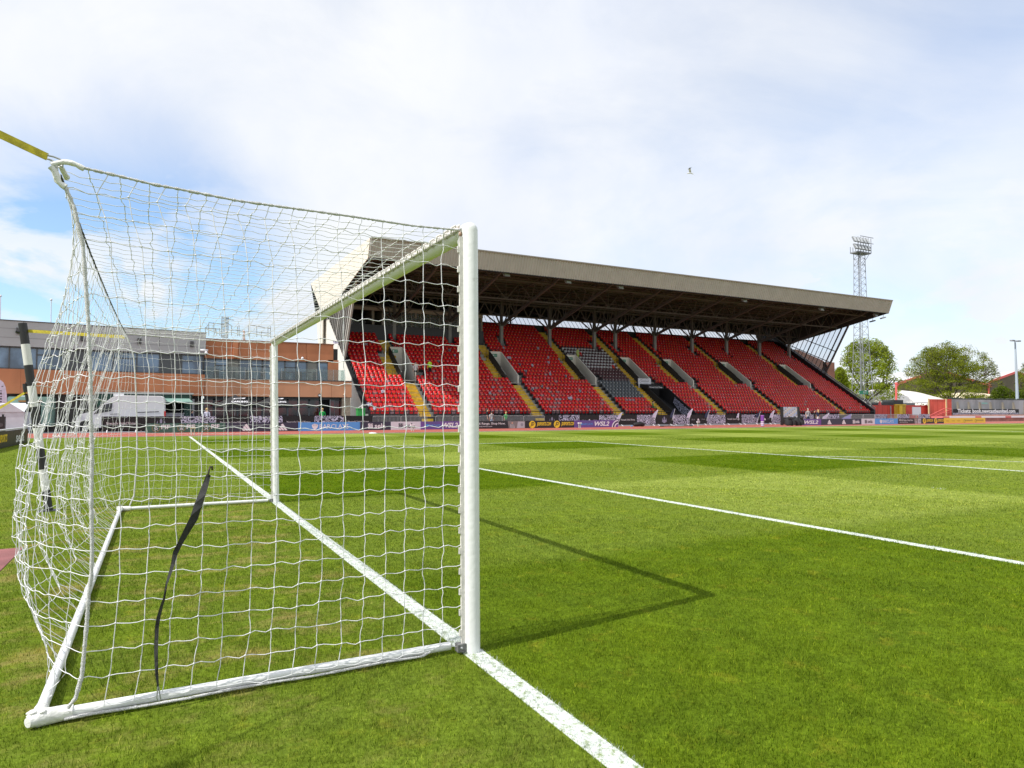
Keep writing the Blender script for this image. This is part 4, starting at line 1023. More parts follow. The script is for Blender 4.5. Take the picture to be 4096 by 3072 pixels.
# tables seen through the balcony glass
for x in (1160,1230,1020,900):
    p=at(x,1500,58.9); part('balcony_table',ob,lambda b:(b.tube([p*[1,1,0]+np.array([0,0,zs1]),p*[1,1,0]+np.array([0,0,zs1+.7])],.03,6,METAL),b.tube([p*[1,1,0]+np.array([0,0,zs1+.7]),p*[1,1,0]+np.array([0,0,zs1+.73])],.4,10,DMETAL),
        [b.bar((p[0]+s*.65,p[1],zs1),(p[0]+s*.65,p[1],zs1+.8),.05,.35,DMETAL) for s in (-1,1)]))
# rooftop guard rail + lattice + person
rt=thing('rooftop_scaffold','thin grey scaffold rail and lattice mast on the clubhouse roof above the far goalpost','scaffold',(6,63,ztop))
def rr(b):
    Y=62.5
    def P(x,y): return at(x,y,Y)
    for (xs,ys,xe,ye) in ((822,1312,835,1290),(835,1290,905,1291),(905,1291,930,1297),(820,1312,1082,1325),(1000,1300,1082,1306),(905,1273,935,1273),(835,1290,835,1335),(855,1290,856,1320),(878,1312,879,1335),(926,1303,926,1335),(950,1305,950,1337),(956,1300,957,1337),(994,1302,994,1338),(1027,1304,1027,1340),(1045,1326,1045,1342),(1072,1308,1072,1342),(1082,1306,1082,1342),(822,1312,822,1340),(862,1318,855,1335),(862,1312,868,1335)):
        b.bar(P(xs,ys),P(xe,ye+8),.05,.05,GREYC)
part('guard_rail',rt,rr)
def lm(b):
    Y=62.5; a=at(898,1350,Y); c=at(901,1265,Y)
    for dx in (-.28,.28): b.bar(a+np.array([dx,0,0]),c+np.array([dx,0,0]),.05,.05,GREYC)
    n=14
    for k in range(n):
        z0=a[2]+(c[2]-a[2])*k/n; b.box(a[0]-.26,a[0]+.26,Y-.03,Y+.03,z0,z0+(c[2]-a[2])/n*.5,GREYC if k%2 else DMETAL)
part('lattice_mast',rt,lm)
# grey clad wing -----------------------------------------------------
gb=thing('grey_clad_wing','grey clad office wing with a long window band over terracotta render at the left','building',(-5,57,0))
A_=np.array([1.74,58.0]); B_=np.array([-27.,53.7]); dirw=(B_-A_)/np.linalg.norm(B_-A_); nrm=np.array([dirw[1],-dirw[0]]); nrm=nrm if nrm[1]<0 else -nrm; LWG=np.linalg.norm(B_-A_)
def wp(s,z,o=0.): q=A_+dirw*s+nrm*o; return (q[0],q[1],z)
def wbox(b,s0,s1,o0,o1,z0,z1,m): b.prism([wp(s0,z0,o0),wp(s1,z0,o0),wp(s1,z0,o1),wp(s0,z0,o1)],(0,0,z1-z0),m)
gz0,gz1,gz2,gz3=2.78,4.56,6.2,8.02
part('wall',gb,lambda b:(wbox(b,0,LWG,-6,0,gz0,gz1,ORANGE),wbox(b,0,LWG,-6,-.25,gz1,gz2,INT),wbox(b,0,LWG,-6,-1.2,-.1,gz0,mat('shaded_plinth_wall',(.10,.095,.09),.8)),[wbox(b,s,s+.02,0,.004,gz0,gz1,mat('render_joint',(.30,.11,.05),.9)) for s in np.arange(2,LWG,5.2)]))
part('cladding',gb,lambda b:(wbox(b,0,LWG,-6,.12,gz2,gz3,GREYCL),[wbox(b,s,s+.03,.12,.124,gz2,gz3,DMETAL) for s in np.arange(.5,LWG,2.95)],[wbox(b,0,LWG,.12,.123,z,z+.03,mat('cladding_joint',(.2,.2,.21),.6)) for z in (6.8,7.45)],wbox(b,-.05,LWG,-6.1,.16,gz3,gz3+.06,DMETAL)))
part('roof',gb,lambda b:wbox(b,0,LWG,-6,0,gz3-.1,gz3+.02,GREYCL))
for k,s in enumerate(np.arange(.1,LWG-1,1.62)):
    w=part('window',gb,lambda b:(wbox(b,s,s+.09,-.2,-.06,gz1,gz2,FRAME),wbox(b,s,s+1.62,-.2,-.06,gz2-.12,gz2,FRAME),wbox(b,s,s+1.62,-.2,-.06,gz1,gz1+.08,FRAME),wbox(b,s+.09,s+1.62,-.2,-.07,gz2-.58,gz2-.5,FRAME) if k%3==0 else None))
    part('pane',w,lambda b:wbox(b,s+.09,s+1.62,-.15,-.13,gz1+.08,gz2-.12,FRAME if k%4==1 else GLASS))
for x,y in ((75,1322),(330,1350),(558,1363),(768,1375)):
    p=at(x,y,57.2); 
    d_=ray(x,y); t_=((A_+nrm*.2-CP[:2])@nrm)/(d_[:2]@nrm); p=CP+t_*d_
    part('wall_lamp',gb,lambda b:b.box(p[0]-.13,p[0]+.13,p[1]-.1,p[1]+.1,p[2]-.25,p[2]+.2,DMETAL))
d_=ray(825,1412); t_=((A_+nrm*.45-CP[:2])@nrm)/(d_[:2]@nrm); PC=CP+t_*d_
part('security_camera',gb,lambda b:(camera_dome(b,PC),b.box(PC[0]-.45,PC[0]+.15,PC[1]+.05,PC[1]+.2,PC[2]+.15,PC[2]+.3,LETW)),True)
for x,y0_ ,lab in ((205,1199,'thin white flagpole rising behind the grey clad wing'),(2,1184,'thin white flagpole at the left edge behind the grey wing')):
    t=thing('flagpole',lab,'flagpole',tuple(at(x,1400,60)*[1,1,0])); part('pole',t,lambda b:b.tube([at(x,1400,60)*[1,1,0],at(x,y0_,60)],.035,6,LETW),True); part('finial',t,lambda b:b.ball(at(x,y0_,60),.09,LETW,6,5),True)
# green cabinet
p=at(1446,1650,56.6)
t=thing('green_cabinet','bright green cabinet standing against the pale end wall of the stand','cabinet',(p[0],56.6,0))
w0=at(1431,1650,56.3)[0]; w1=at(1461,1650,56.3)[0]; zt=at(1440,1634,56.3)[2]
part('body',t,lambda b:(b.box(w0,w1,56.3,56.85,0,zt-.06,GREENB)))
part('lid',t,lambda b:b.prism([(w0-.03,56.25,zt-.06),(w1+.03,56.25,zt-.06),(w1+.03,56.9,zt-.06),(w0-.03,56.9,zt-.06)],(0,0,.07),mat('green_lid',(.05,.38,.08),.5)))
part('door',t,lambda b:(b.box(w0+.05,w1-.05,56.28,56.3,.1,zt-.15,mat('green_door',(.03,.32,.06),.5)),b.box(w1-.14,w1-.1,56.25,56.28,.8,.95,DMETAL)))

# ---- parasols
for k,(px,lab) in enumerate(((940,'black parasol with white lettering outside the clubhouse, left of the far goalpost'),(1093,'black parasol with white lettering partly hidden behind the far goalpost'))):
    c=at(px,1600,56.0); t=thing('parasol',lab,'parasol',(c[0],56,0),group='black parasols outside the clubhouse')
    R_=1.62; za=2.05; zt=2.85
    part('pole',t,lambda b:(b.tube([(c[0],56,0),(c[0],56,zt)],.03,8,METAL),b.tube([(c[0],56,0),(c[0],56,.08)],.25,12,DMETAL)),True)
    cv=lambda a,f,z:(c[0]+R_*f*math.cos(a),56+R_*f*math.sin(a),z)
    def cnp(b):
        n=8; vs=[(c[0],56,zt)]
        for q in range(n): vs.append(cv(2*math.pi*(q+.5)/n,1,za))
        for q in range(n): vs.append(cv(2*math.pi*(q+.5)/n,1,za-.22))
        b.add(vs,[(0,1+q,1+(q+1)%n) for q in range(n)]+[(1+q,9+q,9+(q+1)%n,1+(q+1)%n) for q in range(n)],BLACK)
    CN=part('canopy',t,cnp)
    def lg(b):
        ax=np.array([1,0,0]); ay=np.array([0,.88,.47]); o_=np.array([c[0]+.25,56-R_*.62,za+.30])
        put_text(b,'CARLING',.36,o_+np.array([0,-.05,-.06]),ax,ay,LETW,bold=.03,width=1.25)
        q=[(-.48,.26),(.42,.40),(.5,.56),(-.4,.44)]
        b.add([o_+np.array([0,-.05,0])+x*ax+y*ay for x,y in q]+[o_+np.array([0,-.05,0])+x*ax+y*ay for x,y in [(-.36,.30),(.2,.385),(.27,.48),(-.3,.40)]],[(0,1,5,4),(1,2,6,5),(2,3,7,6),(3,0,4,7)],LETW)
    part('lettering',CN,lg)
# ---- white marquee, mint trailer, van, kiosk, feather banner
mq=thing('marquee','low white gabled marquee at the far left behind the advertising boards','marquee',(at(0,1700,53)[0],53,0))
m0=at(-130,1700,53)[0]; m1=at(106.7,1700,53)[0]; mz=at(106,1648,53)[2]; mp=at(49,1611,53)[2]
part('canopy',mq,lambda b:b.prism([(m0,y,z) for y,z in [(52,mz),(54,mp),(56,mz)]],(m1-m0-.0,0,0),TENT))
part('side_wall',mq,lambda b:(b.box(m0,m1,52.02,52.06,.1,mz,TENT),b.prism([(m1-.03,52,.1),(m1-.03,52,mz),(m1-.03,54,mp),(m1-.03,56,mz),(m1-.03,56,.1)],(.03,0,0),TENT)))
part('front_gable',mq,lambda b:b.prism([(m0,51.98,mz),(at(49,1611,53)[0],51.98,mp-.02),(m1,51.98,mz)],(0,.04,0),TENT))
for x in (m0,m1): part('pole',mq,lambda b:b.tube([(x,52,0),(x,52,mz)],.03,6,METAL))
bx=thing('speaker_cabinet','small black speaker cabinet beside the white marquee','speaker',tuple(at(6,1712,50.8)*[1,1,0])); q=at(6,1700,50.8)
part('body',bx,lambda b:b.box(q[0]-.25,q[0]+.2,50.6,50.95,0,1.15,BLACKP)); part('cone',bx,lambda b:b.tube([(q[0],50.6,.6),(q[0],50.58,.6)],.13,10,DMETAL)); part('bracket',bx,lambda b:b.box(q[0]+.02,q[0]+.12,50.7,50.85,1.15,1.3,BLACKP))
fb=thing('feather_banner','tall white feather banner with dark marks at the left edge','banner',tuple(at(2,1700,50.4)*[1,1,0]))
def fbn(b):
    pts=[(-40,1618),(-40,1530),(-20,1522),(2,1520),(14,1530),(22,1548),(27,1580),(28,1612)]
    b.prism([at(x,y,50.4) for x,y in pts],(0,.02,0),LAV)
part('cloth',fb,fbn); part('pole',fb,lambda b:b.tube([at(-42,1760,50.42)*[1,1,0],at(-42,1600,50.42),at(-35,1530,50.42),at(0,1516,50.42)],.02,6,LETW))
part('marks',fb,lambda b:[b.add([at(3+dx,y,50.38),at(10+dx,y,50.38),at(10+dx,y+h,50.38),at(3+dx,y+h,50.38)],[(0,1,2,3)],LETK) for dx,y,h in ((-3,1562,3),(-3,1570,8),(-2,1584,4),(-3,1592,7),(-3,1604,5),(3,1544,3))])
mt=thing('catering_trailer','mint green catering trailer with an open serving hatch behind the white marquee','trailer',(at(115,1650,56)[0],56,0))
t0=at(28,1650,55)[0]; t1=at(205,1650,55)[0]; tz=at(100,1590,55)[2]; h0=at(78,1600,55)[0]; h1=at(165,1600,55)[0]; hz1=at(100,1607,55)[2]; hz0=at(100,1662,55)[2]
part('body',mt,lambda b:(b.box(t0,h0,55,57.2,.45,tz,MINT),b.box(h1,t1,55,57.2,.45,tz,MINT),b.box(h0,h1,55,57.2,hz1,tz,MINT),b.box(h0,h1,55,57.2,.45,hz0,mat('pale_counter_panel',(.35,.36,.33),.6)),b.box(h0,h1,56.6,57.1,hz0,hz1,INT),b.box(t0+.05,t1-.05,55.05,57.1,tz,tz+.06,MINT)))
part('hatch_trim',mt,lambda b:(b.box(h0-.05,h1+.05,54.9,55,hz1-.02,hz1+.1,mat('amber_trim',(.30,.14,.04),.5)),b.box(h0,h1,54.75,55,hz0-.04,hz0+.02,METAL)))
part('roof_vent',mt,lambda b:b.box(t0+.5,t0+1.1,55.5,56.3,tz+.06,tz+.16,LETW))
for x in (t0+.9,t1-.9): part('wheel',mt,lambda b:b.tube([(x,54.97,.33),(x,55.2,.33)],.33,14,TYRE))
vn=thing('white_van','white high roof panel van parked behind the barriers facing left','van',(-4,55.5,0))
vY=54.4
def vsh(b):
    pr=[(662,1670),(662,1600),(657,1589),(646,1584),(470,1581),(452,1587),(430,1602),(392,1635),(378,1644),(350,1650),(322,1656),(308,1668),(304,1690),(306,1712),(662,1712)]
    P=[at(x,y,vY) for x,y in pr]; 
    n=len(P); dp=2.0
    inset=[at(x,y,vY)+np.array([0,.0,0]) for x,y in pr]
    # rounded shoulder: front face slightly in, sides
    vs=[];
    for o,s in ((.14,.985),(0,1.0),(dp,1.0),(dp+.14,.985)):
        c=np.mean(np.array(P),axis=0)
        for p in P: q=c+(p-c)*s; vs.append((q[0],vY+o if o!=0 else vY+.14 if False else q[1]+o,q[2]))
    # order: inner front cap(.0) -> outer
    vs=[];
    for o,s in ((0,.972),(.12,1.0),(dp-.12,1.0),(dp,.972)):
        c=np.mean(np.array(P),axis=0)
        for p in P: q=c+(p-c)*s; vs.append((q[0],vY+o,q[2]))
    fs=[tuple(range(n))[::-1],tuple(range(3*n,4*n))]
    for l in range(3): fs+=[(l*n+i,l*n+(i+1)%n,(l+1)*n+(i+1)%n,(l+1)*n+i) for i in range(n)]
    b.add(vs,fs,VANW)
part('body',vn,vsh)
def vg(b,pts,m,o=-.02,d=.03): b.prism([at(x,y,vY)+np.array([0,o,0]) for x,y in pts],(0,d,0),m)
part('side_window',vn,lambda b:vg(b,[(374,1657),(392,1638),(415,1619),(449,1611),(450,1622),(445,1644)],mat('van_glass',(.015,.017,.02),.08,spec=.8)))
part('windscreen',vn,lambda b:b.prism([at(379,1641,vY)+np.array([-.03,.2,0]),at(428,1601,vY)+np.array([-.03,.2,0.02]),at(428,1601,vY)+np.array([-.03,1.8,.02]),at(379,1641,vY)+np.array([-.03,1.8,0])],(-.02,0,.02),mat('van_glass',(.015,.017,.02),.08,spec=.8)))
part('roof_vent',vn,lambda b:b.box(at(452,1580,vY)[0],at(494,1580,vY)[0],vY+.4,vY+1.2,at(470,1583,vY)[2],at(470,1573,vY)[2],VANW))
part('door_rail',vn,lambda b:vg(b,[(550,1648),(635,1645),(635,1648),(550,1651)],DMETAL))
part('side_moulding',vn,lambda b:vg(b,[(440,1656),(478,1654),(478,1656),(440,1658)],DMETAL))
part('tail_light',vn,lambda b:b.box(at(656,1650,vY)[0],at(662,1650,vY)[0]+.02,vY-.01,vY+.15,at(656,1668,vY)[2],at(656,1645,vY)[2],REDL))
part('headlight',vn,lambda b:vg(b,[(308,1668),(322,1658),(330,1662),(326,1674)],LAMPG))
for x in (345,590): 
    c=at(x,1715,vY); part('wheel',vn,lambda b:(b.tube([(c[0],vY-.03,.36),(c[0],vY+.22,.36)],.36,16,TYRE),b.tube([(c[0],vY-.045,.36),(c[0],vY-.02,.36)],.2,12,METAL)))
for x in (345,): 
    c=at(x,1715,vY); part('wheel_arch',vn,lambda b:b.tube([(c[0],vY-.02,.40),(c[0],vY+.05,.40)],.47,16,BLACKP))
kk=thing('catering_kiosk','dark green catering kiosk with raised mint hatch behind the white van','kiosk',(1,57.5,0))
kY=56.6
k0=at(385,1600,kY)[0]; k1=at(768,1600,kY)[0]; kz=at(700,1578,kY)[2]; ka=at(655,1600,kY)[0]; kb=at(736,1600,kY)[0]; kz1=at(700,1608,kY)[2]; kz0=at(700,1652,kY)[2]
part('body',kk,lambda b:(b.box(k0,ka,kY,kY+1.2,.2,kz,DGREEN),b.box(kb,k1,kY,kY+1.2,.2,kz,DGREEN),b.box(ka,kb,kY,kY+1.2,kz1,kz,DGREEN),b.box(ka,kb,kY,kY+1.2,.2,kz0,BWHITE),b.box(ka,kb,kY+.9,kY+1.1,kz0,kz1,INT)))
part('roof',kk,lambda b:b.box(k0-.1,k1+.1,kY-.15,kY+1.3,kz,kz+.14,mat('grey_canopy_edge',(.33,.34,.33),.6)))
part('hatch',kk,lambda b:b.prism([(ka-.05,kY,kz1+.25),(kb+.35,kY,kz1+.25),(kb+.6,kY-1.1,kz1-.05),(ka-.05,kY-1.1,kz1-.05)],(0,0,.06),MINT))
part('counter',kk,lambda b:b.box(ka-.05,kb+.05,kY-.3,kY,kz0-.05,kz0,METAL))
part('menu_board',kk,lambda b:(b.box(kb+.12,k1-.08,kY-.03,kY,.9,kz-.2,DGREEN),[b.box(kb+.2,k1-.2-.1*(k%3),kY-.035,kY-.03,1.1+k*.17,1.14+k*.17,MINT) for k in range(9)]))
wp_=thing('white_door_panel','narrow white door panel between the dark green kiosk and the clubhouse','door',(at(775,1640,57.4)[0],57.4,0))
part('leaf',wp_,lambda b:b.box(at(767,1640,57.4)[0],at(777,1640,57.4)[0],57.35,57.42,0,at(774,1597,57.4)[2],mat('dull_door_white',(.38,.38,.40),.6))); part('frame',wp_,lambda b:b.box(at(765,1640,57.4)[0],at(767,1640,57.4)[0]-.01,57.3,57.42,0,at(774,1595,57.4)[2],FRAME)); part('handle',wp_,lambda b:b.box(at(777,1640,57.4)[0],at(779,1640,57.4)[0],57.28,57.34,1.0,1.1,METAL))

# ================================================================== ADVERTISING BOARDS
def eagle(b,c,s,m,Y):
    P=[(0,-1.0),(.35,-.8),(.75,-.35),(.95,.15),(.95,.6),(.72,.75),(.62,.45),(.5,.8),(.3,.9),(.25,.6),(.12,.75),(.0,1.0),(-.15,.95),(-.12,.75),(-.25,.6),(-.3,.9),(-.5,.8),(-.62,.45),(-.72,.75),(-.95,.6),(-.95,.15),(-.75,-.35),(-.35,-.8)]
    b.add([(c[0]+x*s,Y,c[1]+y*s) for x,y in P]+[(c[0],Y,c[1])],[(i,(i+1)%len(P),len(P)) for i in range(len(P))],m)
def quadp(b,pts,Y,m): b.add([(x,Y,z) for x,z in pts],[tuple(range(len(pts)))],m)
def disc(b,c,r,Y,m,n=20,r2=0):
    if r2: b.add([(c[0]+rr*math.cos(2*math.pi*k/n),Y,c[1]+rr*math.sin(2*math.pi*k/n)) for rr in (r,r2) for k in range(n)],[(k,(k+1)%n,n+(k+1)%n,n+k) for k in range(n)],m)
    else: b.add([(c[0]+r*math.cos(2*math.pi*k/n),Y,c[1]+r*math.sin(2*math.pi*k/n)) for k in range(n)],[tuple(range(n))],m)
def threebars(b,x,z,s,Y,m):
    for k,(h,o) in enumerate(((.38,-.62),(.72,-.2),(1.05,.24))):
        # bars leaning left, cut flat at the bottom
        w=.3; dx=-.62*h
        quadp(b,[(x+(o)*s,z),(x+(o+w)*s+.02,z),(x+(o+w+dx*1.0)*s-.0,z+h*s*1.0),(x+(o+dx-.02)*s,z+h*s*.84)],Y,m)
def selamark(b,x,z,s,Y,m,bgm):
    quadp(b,[(x-s,z-s),(x+s*.45,z-s),(x+s*.45,z+s),(x-s,z+s)],Y,m)
    quadp(b,[(x-s*.9,z+.05*s),(x+s*.1,z+s*1.0),(x-.02*s,z+s*1.0),(x-s*1.0,z+.12*s)],Y-.003,bgm); quadp(b,[(x-s*.9,z-.05*s),(x+s*.1,z-s*1.0),(x-.02*s,z-s*1.0),(x-s*1.0,z-.12*s)],Y-.003,bgm); quadp(b,[(x-.12*s,z-s),(x+.0*s,z-s),(x+.0*s,z+s),(x-.12*s,z+s)],Y-.003,bgm)
    quadp(b,[(x+s*.6,z-s),(x+s*.95,z-s),(x+s*.95,z+s*.55),(x+s*.6,z+s*.55)],Y,m); quadp(b,[(x+s*.6,z+s*.7),(x+s*.95,z+s*.7),(x+s*.95,z+s),(x+s*.6,z+s)],Y,m)
H_=.66
def board(x0,x1,Y,base,label,draw,name='advertising_board',grp='advertising boards along the far side of the track',h=H_):
    t=thing(name,label,'advertising board',((x0+x1)/2,Y,0),group=grp)
    part('panel',t,lambda b:b.box(x0+.01,x1-.01,Y,Y+.06,.01,h,base))
    for xs in (x0+.15,x1-.15): part('support',t,lambda b:b.bar((xs,Y+.06,h*.8),(xs,Y+.5,0.02),.04,.04,METAL))
    for nm,fn in (draw if isinstance(draw,tuple) else (('lettering',draw),)):
        b=MB(); fn(b,x0,x1-x0,Y-.006,h)
        if b.v: b.build(nm,t)
    return t
AX=(1,0,0); AZ_=(0,0,1)
def T_(b,s,x,z,size,Y,m,**k): put_text(b,s,size,(x,Y,z),AX,AZ_,m,**k)
def d_pif(b,x,w,Y,h):
    for k in range(3):
        c=x+w*(.19+.31*k)-w*.06
        disc(b,(c,h*.5),h*.40,Y,LETG,20,h*.33); disc(b,(c,h*.66),h*.10,Y,LETW,8)
        b.bar((c-.12,Y,h*.28),(c+.12,Y,h*.52),.004,.035,LETW); b.bar((c+.12,Y,h*.28),(c-.12,Y,h*.52),.004,.035,LETW)
        T_(b,'PIF',c+w*.115,h*.62,.42,Y,LETW,bold=.02,width=w*.105)
def d_bars(n): 
    def f(b,x,w,Y,h):
        for k in range(n): threebars(b,x+w*((k+.5)/n)+.2,h*.12,h*.72,Y,LETW)
    return f
def d_barc(b,x,w,Y,h): eagle(b,(x+w*.26,h*.5),h*.36,LETW,Y); T_(b,'BARCLAYS',x+w*.57,h*.5,.5,Y,LETW,width=w*.47)
def d_sela(m,bg):
    def f(b,x,w,Y,h): selamark(b,x+w*.33,h*.5,h*.30,Y,m,bg); T_(b,'sela',x+w*.64,h*.53,.52,Y,m,bold=.02,width=w*.36)
    return f
def d_wsl(b,x,w,Y,h):
    eagle(b,(x+w*.14,h*.5),h*.2,LETB,Y); T_(b,'BARCLAYS',x+w*.29,h*.48,.28,Y,LETB,width=w*.24)
    T_(b,'WSL2',x+w*.62,h*.52,.55,Y,LETW,shear=.3,bold=.03,width=w*.34)
def d_swoosh(b,x,w,Y,h):
    for k in range(3): 
        r=h*(.55+.2*k)
        P=[(x+w*1.0-.02-(h*1.15-r*math.sin(a)*.0)+0,0)]
        for q in range(6):
            a0=math.pi*(.5+.5*q/6)*1.0; a1=math.pi*(.5+.5*(q+1)/6)
            b.add([(min(x+w-.02,x+w+rr_*math.cos(a)*1.1),Y,min(h-.01,max(.01,rr_*math.sin(a)))) for rr_,a in ((r-.05,a0),(r+.05,a0),(r+.05,a1),(r-.05,a1))],[(0,1,2,3)],LETW if k!=1 else NAVY)
def d_range(b,x,w,Y,h):
    T_(b,'2025/26 Range. Shop Now.',x+w*.34,h*.64,.26,Y,LETW,bold=.01,width=w*.60); T_(b,'NEWCASTLEUNITED.COM',x+w*.24,h*.3,.12,Y,LETW,width=w*.34)
def d_photo(b,x,w,Y,h):
    G_=mat('photo_grey',(.20,.18,.18),.6); P_=mat('photo_pale',(.42,.42,.46),.6)
    quadp(b,[(x+w*.70,.02),(x+w*.99,.02),(x+w*.99,h-.02),(x+w*.68,h-.02)],Y,G_)
    disc(b,(x+w*.76,h*.72),.08,Y-.003,SKIN,10); quadp(b,[(x+w*.72,.03),(x+w*.80,.03),(x+w*.79,h*.55),(x+w*.73,h*.55)],Y-.003,BWV)
    quadp(b,[(x+w*.84,.03),(x+w*.98,.03),(x+w*.98,h*.9),(x+w*.86,h*.9)],Y-.003,P_); disc(b,(x+w*.93,h*.5),.14,Y-.006,mat('crest_grey',(.25,.25,.30),.6),10)
def d_jd(b,x,w,Y,h):
    for k in range(2):
        c=x+w*(.13+.5*k); disc(b,(c,h*.5),h*.49,Y,LETY,22); T_(b,'JD',c,h*.52,.42,Y-.003,NAVYB,shear=.25,bold=.03,width=h*.6)
        T_(b,'JDSPORTS.COM',c+w*.235,h*.5,.40,Y,LETY,shear=.25,bold=.035,width=w*.29)
def d_noon(b,x,w,Y,h):
    for k in range(2): T_(b,'noon',x+w*(.28+.48*k),h*.5,.4,Y,LETK,width=w*.3); disc(b,(x+w*(.09+.48*k),h*.4),.2,Y,mat('olive_mark',(.25,.24,.03),.6),14,.14)
def d_noon2(b,x,w,Y,h):
    for k in range(3): T_(b,'noon',x+w*(.2+.3*k),h*.45,.26,Y,mat('brown_lettering',(.25,.13,.02),.5),width=w*.15)
def bX(px,Y): return at(px,1700,Y)[0]
def Yf(px): return 48.9-.0004*(px-580)
LB=[(581,903,BGREEN,'green board with three gold palm emblems and white PIF lettering',d_pif),
(903,1193.4,NAVY,'dark navy board with two white slanted three bar logos behind the far goalpost',d_bars(2)),
(1193.4,1441,LBLUE,'sky blue board with white eagle and BARCLAYS lettering in front of the clubhouse',d_barc),
(1441,1564,NAVY,'dark navy board with white sela logo left of the white one',d_sela(LETW,NAVY)),
(1564,1683,BWHITE,'pale white board with dark sela logo between two darker boards',d_sela(LETK,BWHITE)),
(1683,1870,BPURP,'blue to purple board with BARCLAYS WSL2 lettering left of the near goalpost',(('lettering',d_wsl),('swoosh',d_swoosh))),
(1870,2103,NAVYB,'black board reading 2025/26 Range. Shop Now. just right of the near goalpost',(('lettering',d_range),('photo_print',d_photo))),
(2103,2298,NAVYB,'black board with two yellow JD discs just right of the near goalpost',d_jd),
(2298,2473,BPURP,'blue to purple board with BARCLAYS WSL2 lettering right of the yellow JD discs',(('lettering',d_wsl),('swoosh',d_swoosh)))]
for a,c,m,l,d in LB: Y=Yf((a+c)/2); board(bX(a,Y),bX(c,Y),Y,m,l,d)
RB=[(3205,3285,BPURP,'short purple board with white WSL2 lettering beside the interview backdrop',lambda b,x,w,Y,h:T_(b,'WSL2',x+w*.5,h*.5,.5,Y,LETW,shear=.3,bold=.03,width=w*.7)),
(3285,3401,NAVY,'dark navy board with two white three bar logos at the far right of the stand',d_bars(2)),
(3401,3446,NAVY,'narrow navy board with white sela lettering near the end of the stand',d_sela(LETW,NAVY)),
(3446,3500,BWHITE,'narrow white board with dark sela lettering near the end of the stand',d_sela(LETK,BWHITE)),
(3500,3592,LBLUE,'sky blue BARCLAYS board in front of the red hoarding at the right',d_barc),
(3592,3686,NAVYB,'black Range board with players photo at the far right',(('lettering',d_range),('photo_print',d_photo))),
(3686,3776,NAVYB,'black board with yellow JD discs at the far right beside the yellow boards',d_jd),
(3776,3850,BYEL,'deep yellow board with small brown lettering at the far right',d_noon2),
(3850,3942,BYEL,'yellow board with two large noon words at the right end of the row',d_noon)]
for a,c,m,l,d in RB: board(bX(a,45.3),bX(c,45.3),45.3,m,l,d)
# board run behind the goal, seen at a steep angle (faces +X)
def sideboard(y0,y1,label,draw):
    X=-7.05; t=thing('advertising_board',label,'advertising board',(X,(y0+y1)/2,0),group='black boards on the grass behind the goal')
    part('panel',t,lambda b:b.box(X-.06,X,y0,y1,.01,.66,mat('charcoal_board',(.035,.034,.035),.5)))
    part('top_rail',t,lambda b:b.box(X-.2,X-.02,y0,y1,.68,.73,mat('pale_rail',(.45,.46,.48),.5)))
    b=MB(); draw(b,X+.006,y0,y1); b.build('lettering',t)
def sb1(b,X,y0,y1):
    for k in range(1):
        c=y0+2.6; n=20; b.add([(X,c+.33*1.2*math.cos(2*math.pi*q/n),.335+.31*math.sin(2*math.pi*q/n)) for q in range(n)],[tuple(range(n))],LETY)
        put_text(b,'JD',.4,(X+.003,c,.34),(0,1,0),(0,0,1),NAVYB,shear=.2,bold=.03,width=.5); put_text(b,'JDSPORTS',.4,(X,c+1.55,.34),(0,1,0),(0,0,1),LETY,shear=.2,bold=.04,width=1.9)
        put_text(b,'SPORTS.COM',.4,(X,c-1.5,.34),(0,1,0),(0,0,1),LETY,shear=.2,bold=.04,width=1.7)
sideboard(25.0,31.4,'black board with yellow JD lettering standing on grass behind the goal',sb1)
sideboard(31.42,35.0,'black board with white sela lettering on grass behind the goal',lambda b,X,y0,y1:put_text(b,'sela',.6,(X,(y0+y1)/2-.2,.34),(0,1,0),(0,0,1),LETW,bold=.02,width=2.0))

